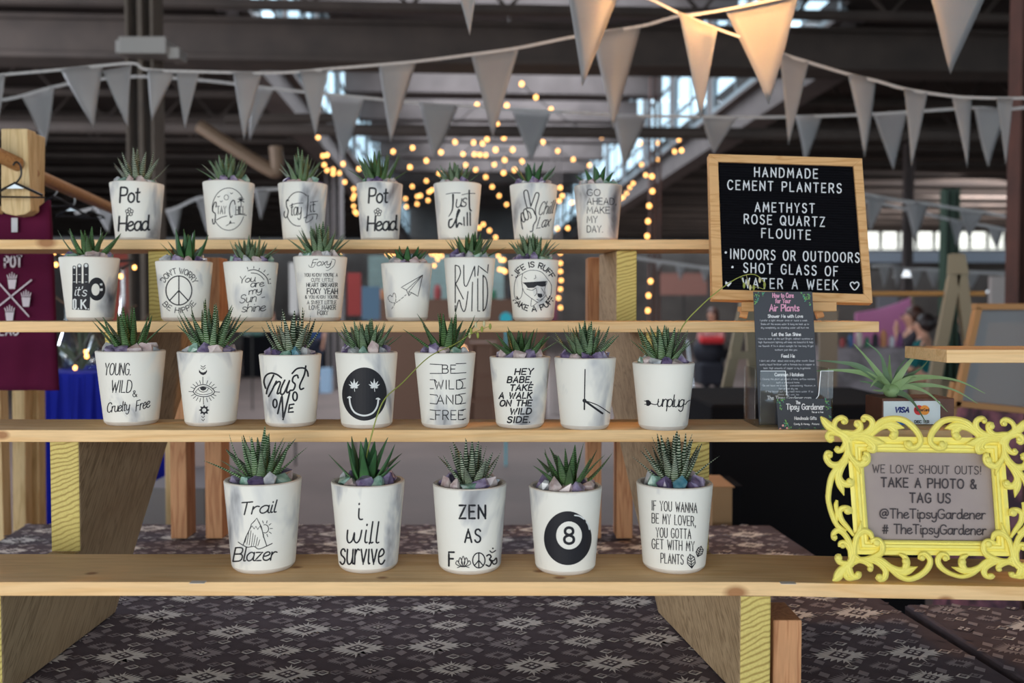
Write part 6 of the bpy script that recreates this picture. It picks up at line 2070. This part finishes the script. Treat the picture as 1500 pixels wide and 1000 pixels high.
# ------------------------------------------------------------------ other background furniture
m_pw = mat('pale_board', (206, 186, 150), .8, noise=((186, 166, 130), 6, .3))
m_pw2 = mat('dull_board', (150, 136, 112), .8)
fr = thing('display_trestle', 'pale A-shaped wooden display trestle with a level rail behind the air plant', 'trestle', (P(1405, 600, 4.2).x, 4.2, 0))
def legpx(x0_, y0_, x1_, y1_, w, Y, par, m_, nm='leg', d=.05):
    a, b_ = P(x0_, y0_, Y), P(x1_, y1_, Y)
    return MB().beam(a, b_, w * Y / F, d, Vector((0, -1, 0))).build(nm, m_, par, bevel=.002)
def to_floor(x0_, y0_, x1_, y1_, Y):
    a, b_ = P(x0_, y0_, Y), P(x1_, y1_, Y)
    f = (a.z - .0) / (a.z - b_.z)
    c_ = a + (b_ - a) * f
    yy = 500 + 0
    return a, c_
for (x0_, y0_, x1_, y1_) in ((1402, 380, 1366, 570), (1404, 380, 1432, 600)):
    a, c_ = to_floor(x0_, y0_, x1_, y1_, 4.2)
    MB().beam(a, c_, .055, .03, Vector((0, -1, 0))).build('leg', m_pw2, fr, bevel=.003)
MB().prism([P(1390, 372, 4.17), P(1415, 372, 4.17), P(1420, 402, 4.17), P(1388, 402, 4.17)], Vector((0, .012, 0))).build('hinge_plate', m_pw2, fr, bevel=.003)
MB().beam(P(1404, 372, 4.24), Vector((P(1404, 500, 4.24).x, 4.9, 0)), .055, .03, Vector((0, -1, 0))).build('leg', m_pw2, fr, bevel=.003)
MB().tube([P(1262, 430, 4.22), P(1442, 430, 4.22)], .012, 8).build('rail', mat('honey_wood', (176, 128, 72), .6), fr)
# sandwich board at the right
ez = thing('poster_easel', 'grey poster board in a tan wooden frame at the right behind the small shelf', 'easel', (P(1470, 600, 3.0).x, 3.0, 0))
q = [(1430, 452), (1520, 452), (1520, 606), (1398, 594)]
MB().prism([P(x_, y_, 3.0) for x_, y_ in q], Vector((0, .02, 0))).build('board', mat('grey_board', (128, 128, 130), .8), ez)
for (x0_, y0_, x1_, y1_) in ((1432, 450, 1400, 596), (1426, 449, 1530, 449), (1394, 590, 1530, 604), (1524, 450, 1524, 606)):
    legpx(x0_, y0_, x1_, y1_, 9, 2.98, ez, mat('tan_frame', (166, 124, 78), .7), 'frame_rail', .03)
for x0_, x1_ in ((1398, 1384), (1524, 1540)):
    a, c_ = to_floor(x0_ + 3, 560, x1_, 640, 3.02)
    MB().beam(a, c_, .03, .03, Vector((0, -1, 0))).build('leg', MATS['tan_frame'], ez, bevel=.002)
# pale easel left of the leaflet
pe = thing('display_easel', 'pale wooden easel leg pair behind the leaflet, white plinth at its foot', 'easel', (P(1070, 600, 3.6).x, 3.6, 0))
for (x0_, y0_, x1_, y1_, Y) in ((1092, 440, 1060, 588, 3.6), (1096, 440, 1106, 588, 3.7)):
    a, c_ = to_floor(x0_, y0_, x1_, y1_, Y)
    MB().beam(a, c_, .04, .03, Vector((0, -1, 0))).build('leg', m_pw2, pe, bevel=.002)
MB().beam(P(1070, 520, 3.58), P(1104, 520, 3.58), .03, .02, Vector((0, -1, 0))).build('crossbar', m_pw2, pe)
# boxes
def boxpx(x0_, y0_, x1_, y1_, Y, d, nm, m_, lab, cat, z0=None, bevel=.004, grp=None):
    a, b_ = P(x0_, y1_, Y), P(x1_, y0_, Y)
    zb_ = a.z if z0 is None else z0
    mb = MB().box(((a.x + b_.x) / 2, Y + d / 2, (zb_ + b_.z) / 2), (b_.x - a.x, d, b_.z - zb_))
    mb.box(((a.x + b_.x) / 2, Y + d / 2, b_.z + .002), (b_.x - a.x + .01, d + .01, .004))
    o = mb.build(nm, m_, None, bevel=bevel)
    return tag(o, lab, cat, grp)
m_kraft = mat('kraft_board', (166, 130, 92), .8, noise=((150, 116, 80), 8, .3))
boxpx(1043, 714, 1073, 770, 2.24, .15, 'cardboard_box', m_kraft, 'tan cardboard box behind the foot of the planter with narrow lines', 'box', CAMZ - .62)
boxpx(1030, 713, 1085, 830, 2.42, .14, 'storage_crate', m_black, 'black crate half hidden behind the tan cardboard box', 'crate', 0)
boxpx(208, 716, 300, 766, 2.9, .4, 'storage_crate', mat('grey_crate', (130, 128, 132), .7), 'grey crate on the floor behind the left sawtooth beam', 'crate', 0)
boxpx(242, 610, 262, 720, 2.7, .03, 'spare_plank', m_pale, 'pale plank standing behind the left sawtooth beam', 'plank', 0)
boxpx(1200, 455, 1228, 552, 3.4, .02, 'cardboard_sheet', mat('dull_card', (132, 122, 108), .8), 'brown cardboard sheet standing right of the leaflet', 'cardboard', 0)
boxpx(355, 492, 478, 520, 21.0, 1.0, 'vendor_table', m_black, 'black covered vendor table behind the TRUST NO ONE pot', 'table', 0)
boxpx(468, 540, 482, 560, 17, .3, 'cool_box', mat('pale_blue_box', (150, 176, 200), .6), 'pale blue box beside the plain grey column', 'box', 0)
boxpx(545, 438, 800, 452, 12.0, .8, 'vendor_table', mat('brown_wrap', (104, 76, 60), .8), 'long brown fronted vendor counter far behind the paper plane pot', 'counter', 0)
boxpx(1010, 590, 1100, 600, 3.22, .3, 'vendor_table', m_black, 'low black covered table behind the unplug planter', 'table', 0)
boxpx(1225, 510, 1330, 520, 6.0, .6, 'vendor_table', mat('pale_top', (112, 104, 106), .8, noise=((150, 140, 144), 6, .08)), 'pale market table loaded with wares beyond the air plant', 'table', 0)
boxpx(1425, 598, 1500, 606, 3.4, .3, 'vendor_table', mat('floral_cloth', (150, 96, 110), .8, noise=((70, 50, 60), 12, .1)), 'flower patterned table edge right of the payment sign', 'table', 0)
def panel(x0_, y0_, x1_, y1_, Y, c_, lab, cat, nm):
    o = boxpx(x0_, y0_, x1_, y1_, Y, .06, nm, mat('panel_%d_%d_%d' % c_, c_, .8), lab, cat, None)
    a_ = P((x0_ + x1_) / 2, y1_, Y)
    MB().tube([(a_.x, Y + .03, a_.z), (a_.x, Y + .03, .001)], .012, 6).build('post', m_wire, o)
panel(166, 372, 196, 486, 5.2, (150, 66, 52), 'rust red hanging panel behind the OK hand pot', 'panel', 'stall_partition')
panel(199, 372, 220, 540, 5.3, (24, 22, 26), 'black upright panel between the OK hand and peace pots', 'panel', 'stall_partition')
panel(352, 470, 384, 490, 14, (70, 96, 90), 'green stall sign beyond the second shelf', 'sign', 'stall_sign')
panel(424, 385, 436, 460, 9.0, (190, 186, 180), 'narrow white stall sign between the sunshine and Foxy pots', 'sign', 'stall_sign')
panel(509, 400, 528, 462, 9.5, (160, 60, 56), 'red stall sign right of the Foxy pot', 'sign', 'stall_sign')
panel(530, 420, 556, 468, 10.5, (84, 110, 130), 'blue grey stall sign left of the paper plane pot', 'sign', 'stall_sign')
panel(584, 520, 600, 560, 17, (60, 56, 66), 'dark upright case beyond the smiling pot', 'case', 'display_case')
panel(1140, 470, 1180, 560, 8.0, (110, 92, 80), 'brown stall panel behind the leaflet', 'panel', 'stall_partition')
panel(968, 400, 1036, 432, 14, (150, 104, 92), 'pinkish brown counter front far left of the letter board', 'counter', 'stall_counter')
panel(1286, 430, 1316, 470, 16, (140, 136, 140), 'pale far stall sign above the pink cloth', 'sign', 'stall_sign')
panel(1452, 405, 1476, 455, 8.5, (176, 164, 158), 'pale hanging garment panel right of the display trestle', 'panel', 'stall_partition')
# wares
rnd = random.Random(12)
cols = [(150, 60, 60), (60, 90, 130), (190, 180, 170), (60, 120, 90), (30, 30, 36), (180, 120, 80), (200, 200, 206), (110, 60, 110)]
def ware(x_, y_, Y, w_, h_, c_, lab, grp):
    p = P(x_, y_, Y)
    p.z = P(x_, y_, Y - .1 if Y < 20 else Y - .2).z + .0045
    k_ = Y / F
    m_ = mat('ware_%d_%d_%d' % c_, c_, .6)
    o = MB().lathe(p, [(.001, 0), (w_ * k_ * .4, 0), (w_ * k_ * .5, h_ * k_ * .3), (w_ * k_ * .45, h_ * k_ * .8), (w_ * k_ * .25, h_ * k_ * .9), (w_ * k_ * .28, h_ * k_), (.001, h_ * k_)], 14).build('jar', m_, None, smooth=True)
    return tag(o, lab, 'jar', grp)
cn_ = {(150, 60, 60): 'red', (60, 90, 130): 'blue', (190, 180, 170): 'cream', (60, 120, 90): 'green', (30, 30, 36): 'black', (180, 120, 80): 'orange brown', (200, 200, 206): 'white', (110, 60, 110): 'purple'}
for i in range(8):
    c_ = cols[i]
    ware(1234 + i * 12, 510, 6.1, 8 + i % 3, 14 + (i * 5) % 14, c_, '%s jar standing on the pale market table' % cn_[c_], 'jars on the pale market table')
for i in range(8):
    c_ = cols[(i + 2) % 8]
    ware(362 + i * 14, 492, 21.2, 9, 12 + (i * 7) % 12, c_, '%s jar standing on the black vendor table' % cn_[c_], 'jars on the black vendor table')
for i in range(8):
    c_ = cols[(i + 5) % 8]
    ware(560 + i * 27, 438, 12.1, 11, 14 + (i * 7) % 14, c_, '%s jar standing on the far brown counter' % cn_[c_], 'jars on the far counter')
# big far window strip and banners
mwin = mat('green_grey_shutter', (130, 150, 146), .7, noise=((110, 126, 122), 2, .2))
a, b_ = P(540, 440, 20), P(738, 375, 20)
w = thing('stall_backdrop', 'pale green grey roller shutter seen between the third shelf pots', 'shutter', ((a.x + b_.x) / 2, 20, 0))
for i in range(22):
    MB().box(((a.x + b_.x) / 2, 20, .08 + i * .125), (b_.x - a.x, .04, .115)).build('slat', mwin, w)
m_pink = mat('pink_fabric', (206, 130, 172), .8, noise=((190, 112, 156), 3, .3))
def cloth_px(poly, Y, m_, nm, lab, cat):
    q = [P(x_, y_, Y) for x_, y_ in poly]
    return tag(MB().prism(q, Vector((0, .03, 0))).build(nm, m_, None, bevel=.004), lab, cat)
cloth_px([(1254, 458), (1290, 452), (1318, 443), (1334, 436), (1338, 505), (1300, 512), (1252, 514)], 10.4, m_pink, 'pink_cloth', 'pink cloth slung from a post beyond the letter board', 'cloth')
o = MB().tube([P(1335, 433, 10.45), P(1336, 455, 10.45), Vector((P(1337, 500, 10.45).x, 10.45, 0))], .025, 8).build('cloth_pole', m_pw2); tag(o, 'pale pole holding up the pink cloth', 'pole')
cloth_px([(772, 378), (816, 380), (816, 470), (772, 470)], 13.42, mat('plum_fabric', (150, 84, 110), .8), 'hanging_cloth', 'plum coloured cloth hanging behind the dog pot', 'cloth')
q_ = P(741, 466, 9)
o = MB().tube([q_ - Vector((0, .01, 0)), q_ + Vector((0, .01, 0))], .06, 24).tube([q_, Vector((q_.x, q_.y, 0))], .01, 6).build('round_sign', mat('teal_plastic', (20, 180, 196), .4), None, smooth=True); tag(o, 'bright teal disc on a thin post left of the dog pot foot', 'sign')
# stool behind the second shelf
st = thing('bar_stool', 'brown wooden bar stool standing behind the HEY BABE pot', 'stool', (P(705, 600, 11.2).x, 11.2, 0))
m_stool = mat('stool_wood', (112, 78, 58), .6, noise=((90, 60, 44), 10, .3))
c_ = P(708, 503, 11.2)
MB().box((c_.x + .0, 11.2, c_.z), (.34, .34, .045)).build('seat', m_stool, st, bevel=.012)
for sx_ in (-1, 1):
    for sy_ in (-1, 1):
        MB().beam((c_.x + sx_ * .12, 11.2 + sy_ * .12, c_.z - .02), (c_.x + sx_ * .17, 11.2 + sy_ * .17, 0), .04, .04).build('leg', m_stool, st, bevel=.004)
for zz in (.45, .75):
    for (dx, dy) in ((0, -.155), (0, .155)):
        MB().box((c_.x + dx, 11.2 + dy * (1.06 - .1 * (zz - .45)), zz), (.30, .025, .03)).build('rung', m_stool, st, bevel=.003)
# pendant lamp
o = MB().lathe(P(1465, 428, 9.5), [(.001, .12), (.03, .12), (.05, .08), (.14, .0), (.13, .0), (.04, .07), (.001, .1)], 20).build('pendant_lamp', mat('white_shade', (220, 224, 228), .4, emit=(235, 240, 245), es=1.2), None, smooth=True)
tag(o, 'small white pendant lamp glowing at far right', 'lamp')
o = MB().lathe(P(1327, 405, 10), [(.001, .08), (.03, .08), (.13, .0), (.12, .0), (.001, .06)], 20).build('pendant_lamp', MATS['white_shade'], None, smooth=True)
tag(o, 'small white pendant lamp on the far pale column', 'lamp')
# far trusses and mezzanine band at the right
a, b_ = P(1262, 377, 16), P(1500, 377, 16)
o = struct(MB().box(((a.x + b_.x) / 2 + 1, 16, a.z), (b_.x - a.x + 4, .2, .19)), 'lintel', mat('pale_blue_beam', (176, 182, 194), .7), label='pale blue beam across the right of the hall')
o = struct(MB().box(((a.x + b_.x) / 2 + 1, 15.7, a.z - .17), (b_.x - a.x + 4, .2, .12)), 'lintel', m_steel, label='dark beam under the pale blue beam')
for i in range(9):
    x_ = P(1275 + i * 26, 455, 30).x
    w = struct(MB().box((x_, 30, CAMZ + 2.35), (.46, .06, .5)).box((x_, 30, CAMZ + 2.05), (.5, .1, .05)), 'window_%d' % (30 + i), mat('bright_window', (200, 205, 196), .5, emit=(196, 202, 196), es=.3), label='small bright window high in the far wall')


# ------------------------------------------------------------------ people
m_skin = mat('skin', (206, 152, 126), .6)


def person(label, px, Y, ztop, face, top, legs, hair, pose, bun=False, long_hair=True):
    """face = heading angle (0 towards +x, pi/2 away)"""
    g = P(px, 455, Y)
    s = ztop / 1.7
    t = thing('person', label, 'person', (g.x, Y, 0))
    R = Matrix.Rotation(face - PI / 2, 3, 'Z')
    def W_(x, y, z):
        v = R @ Vector((x, y, 0))
        return Vector((g.x + v.x * s, Y + v.y * s, z * s))
    J = {'pel': (0, 0, .92), 'wa': (0, .0, 1.08), 'ch': (0, .01, 1.28), 'nk': (0, .01, 1.44), 'nt': (0, .02, 1.49), 'hc': (0, .035, 1.56), 'hd': (0, .03, 1.62),
         'hl': (-.09, 0, .88), 'kl': (-.1, .03, .49), 'al': (-.1, -.02, .09), 'fl': (-.11, .14, .035), 'hr': (.09, 0, .88), 'kr': (.1, .03, .49), 'ar': (.1, -.02, .09), 'fr': (.11, .14, .035),
         'sl': (-.17, 0, 1.38), 'sr': (.17, 0, 1.38)}
    for sd, sg in (('l', -1), ('r', 1)):
        if pose.get(sd) == 'mouth':
            J['e' + sd] = (sg * .23, .16, 1.18); J['w' + sd] = (sg * .08, .2, 1.42); J['h' + sd + '2'] = (sg * .05, .19, 1.49)
        elif pose.get(sd) == 'fwd':
            J['e' + sd] = (sg * .21, .08, 1.12); J['w' + sd] = (sg * .15, .3, 1.08); J['h' + sd + '2'] = (sg * .13, .38, 1.09)
        else:
            J['e' + sd] = (sg * .22, -.01, 1.12); J['w' + sd] = (sg * .23, .06, .9); J['h' + sd + '2'] = (sg * .23, .08, .81)
    rad = {'pel': .145, 'wa': .12, 'ch': .14, 'nk': .062, 'nt': .055, 'hc': .085, 'hd': .088, 'hl': .095, 'kl': .062, 'al': .042, 'fl': .04, 'hr': .095, 'kr': .062, 'ar': .042, 'fr': .04, 'sl': .06, 'sr': .06,
           'el': .043, 'er': .043, 'wl': .028, 'wr': .028, 'hl2': .034, 'hr2': .034}
    ed = [('pel', 'wa'), ('wa', 'ch'), ('ch', 'nk'), ('nk', 'nt'), ('nt', 'hc'), ('hc', 'hd'), ('pel', 'hl'), ('hl', 'kl'), ('kl', 'al'), ('al', 'fl'), ('pel', 'hr'), ('hr', 'kr'), ('kr', 'ar'), ('ar', 'fr'),
          ('ch', 'sl'), ('sl', 'el'), ('el', 'wl'), ('wl', 'hl2'), ('ch', 'sr'), ('sr', 'er'), ('er', 'wr'), ('wr', 'hr2')]
    def skin(name, names, edges, grow, m_):
        names = list(names)
        me = bpy.data.meshes.new(name)
        L0 = Vector(t['_loc'])
        me.from_pydata([tuple(W_(*J[n_]) - L0) for n_ in names], [(names.index(a), names.index(b_)) for a, b_ in edges], [])
        me.materials.append(m_)
        o = bpy.data.objects.new(name, me); COL.objects.link(o); o.parent = t
        md = o.modifiers.new('skin', 'SKIN')
        for i, n_ in enumerate(names):
            r_ = (rad[n_] * grow + (.006 if grow > 1 else 0)) * s
            me.skin_vertices[0].data[i].radius = (r_ * (1.25 if n_ in ('ch', 'pel', 'wa') else 1), r_)
        me.skin_vertices[0].data[0].use_root = True
        sb = o.modifiers.new('sub', 'SUBSURF'); sb.levels = 2; sb.render_levels = 2
        md.use_smooth_shade = True
        return o
    if not me_has_skin[0]:
        pass
    body = skin('body', J.keys(), ed, 1.0, m_skin)
    skin('shirt', ['pel', 'wa', 'ch', 'sl', 'sr', 'el', 'er'], [('pel', 'wa'), ('wa', 'ch'), ('ch', 'sl'), ('sl', 'el'), ('ch', 'sr'), ('sr', 'er')], 1.1, mat('top_%d_%d_%d' % top, top, .9))
    skin('trousers', ['pel', 'hl', 'kl', 'al', 'hr', 'kr', 'ar'], [('pel', 'hl'), ('hl', 'kl'), ('kl', 'al'), ('pel', 'hr'), ('hr', 'kr'), ('kr', 'ar')], 1.14, mat('legs_%d_%d_%d' % legs, legs, .9))
    mh = mat('hair_%d_%d_%d' % hair, hair, .5)
    mb = MB()
    mb.ball(W_(0, -.012, 1.605), .104 * s, 14, 10, (.95, 1.02, 1.0))
    if long_hair:
        mb.tube([W_(0, -.06, 1.6), W_(0, -.085, 1.5), W_(0, -.09, 1.38)], [.085 * s, .075 * s, .03 * s], 10)
    if bun:
        mb.ball(W_(0, -.12, 1.62), .05 * s, 10, 8)
    mb.build('hair', mh, t, smooth=True)
    mb = MB()
    for sx_ in (-1, 1):
        mb.ball(W_(sx_ * .032, .115, 1.595), .011 * s, 8, 6)
    mb.build('eyes', mat('eye', (40, 30, 28), .3), t, smooth=True)
    MB().ball(W_(0, .128, 1.565), .014 * s, 8, 6, (.8, 1.2, 1.4)).build('nose', m_skin, t, smooth=True)
    MB().ball(W_(0, .118, 1.53), .016 * s, 8, 6, (1.3, .5, .4)).build('mouth', mat('lip', (160, 84, 80), .5), t, smooth=True)
    # fingers of each hand
    for sd, sg in (('l', -1), ('r', 1)):
        h2 = Vector(J['h' + sd + '2']); wv = Vector(J['w' + sd]); dr = (h2 - wv).normalized()
        side = Vector((1, 0, 0))
        mb = MB()
        for k_ in range(4):
            b0 = h2 + side * (.018 * (k_ - 1.5))
            Lf = (.055, .065, .06, .045)[k_]
            mb.tube([W_(*b0), W_(*(b0 + dr * Lf * .6)), W_(*(b0 + dr * Lf + Vector((0, .01, -.01))))], [.010 * s, .009 * s, .006 * s], 6)
        mb.tube([W_(*h2), W_(*(h2 + side * -sg * .035 + dr * .015)), W_(*(h2 + side * -sg * .04 + dr * .045))], [.012 * s, .010 * s, .007 * s], 6)
        mb.build('fingers', m_skin, t, smooth=True)
    return t


me_has_skin = [True]
person('woman in a dark top with brown hair raising a hand to her mouth', 1338, 9.6, 1.60, PI * .95, (52, 44, 52), (40, 40, 50), (74, 42, 30), {'l': 'mouth', 'r': 'fwd'})
person('woman in a teal top with dark tied hair and a beige apron', 1355, 8.6, 1.52, PI * .8, (16, 96, 96), (160, 140, 112), (40, 26, 24), {'l': 'fwd', 'r': 'fwd'}, True, False)
person('person in a pink top with arms forward over the dark stroller', 1044, 14.6, 1.60, PI * 1.3, (196, 130, 126), (36, 36, 44), (84, 50, 40), {'l': 'fwd', 'r': 'fwd'})
person('person in black clothes behind the A-shaped display frame', 1418, 9.5, 1.58, PI * .6, (26, 24, 30), (28, 28, 34), (34, 24, 22), {'l': 'down', 'r': 'fwd'})
person('person in black with a bag, partly hidden by the poster easel', 1442, 11.0, 1.50, PI * 1.1, (34, 28, 30), (30, 30, 36), (30, 22, 22), {'l': 'fwd', 'r': 'down'}, True, False)
person('person in a dark shirt standing at the black vendor table', 398, 23.0, 1.6, PI * 1.5, (28, 30, 38), (30, 32, 44), (30, 24, 22), {'l': 'fwd', 'r': 'fwd'}, False, False)
person('person in a blue shirt beyond the grey column', 462, 20.0, 1.6, PI * 1.4, (50, 76, 120), (40, 44, 60), (60, 40, 30), {'l': 'down', 'r': 'fwd'}, False, False)
# stroller
Y = 13.5
s0 = thing('stroller', 'dark folding baby stroller with a red blanket below the pink top', 'stroller', (P(1040, 600, Y).x, Y, 0))
m_nv = mat('stroller_fabric', (30, 30, 40), .8)
c_ = P(1038, 510, Y)
mb = MB().ball((c_.x, Y, .95), .30, 16, 10, (.8, .9, .8))
mb.build('hood', m_nv, s0, smooth=True)
MB().box((c_.x, Y, .62), (.36, .55, .34)).build('seat', m_nv, s0, bevel=.05, seg=3)
MB().box((c_.x, Y - .2, 1.12), (.34, .2, .1)).build('blanket', mat('red_fabric', (196, 40, 44), .8), s0, bevel=.03, seg=3)
for sx_ in (-1, 1):
    MB().tube([(c_.x + sx_ * .25, Y + .35, 1.1), (c_.x + sx_ * .25, Y, .55), (c_.x + sx_ * .27, Y - .42, .12)], .014, 8).build('side_frame', m_chr, s0)
    for yy in (-.42, .35):
        MB().tube([(c_.x + sx_ * .25, Y + yy, .12), (c_.x + sx_ * .29, Y + yy, .12)], .12, 18).build('wheel', m_hang, s0)
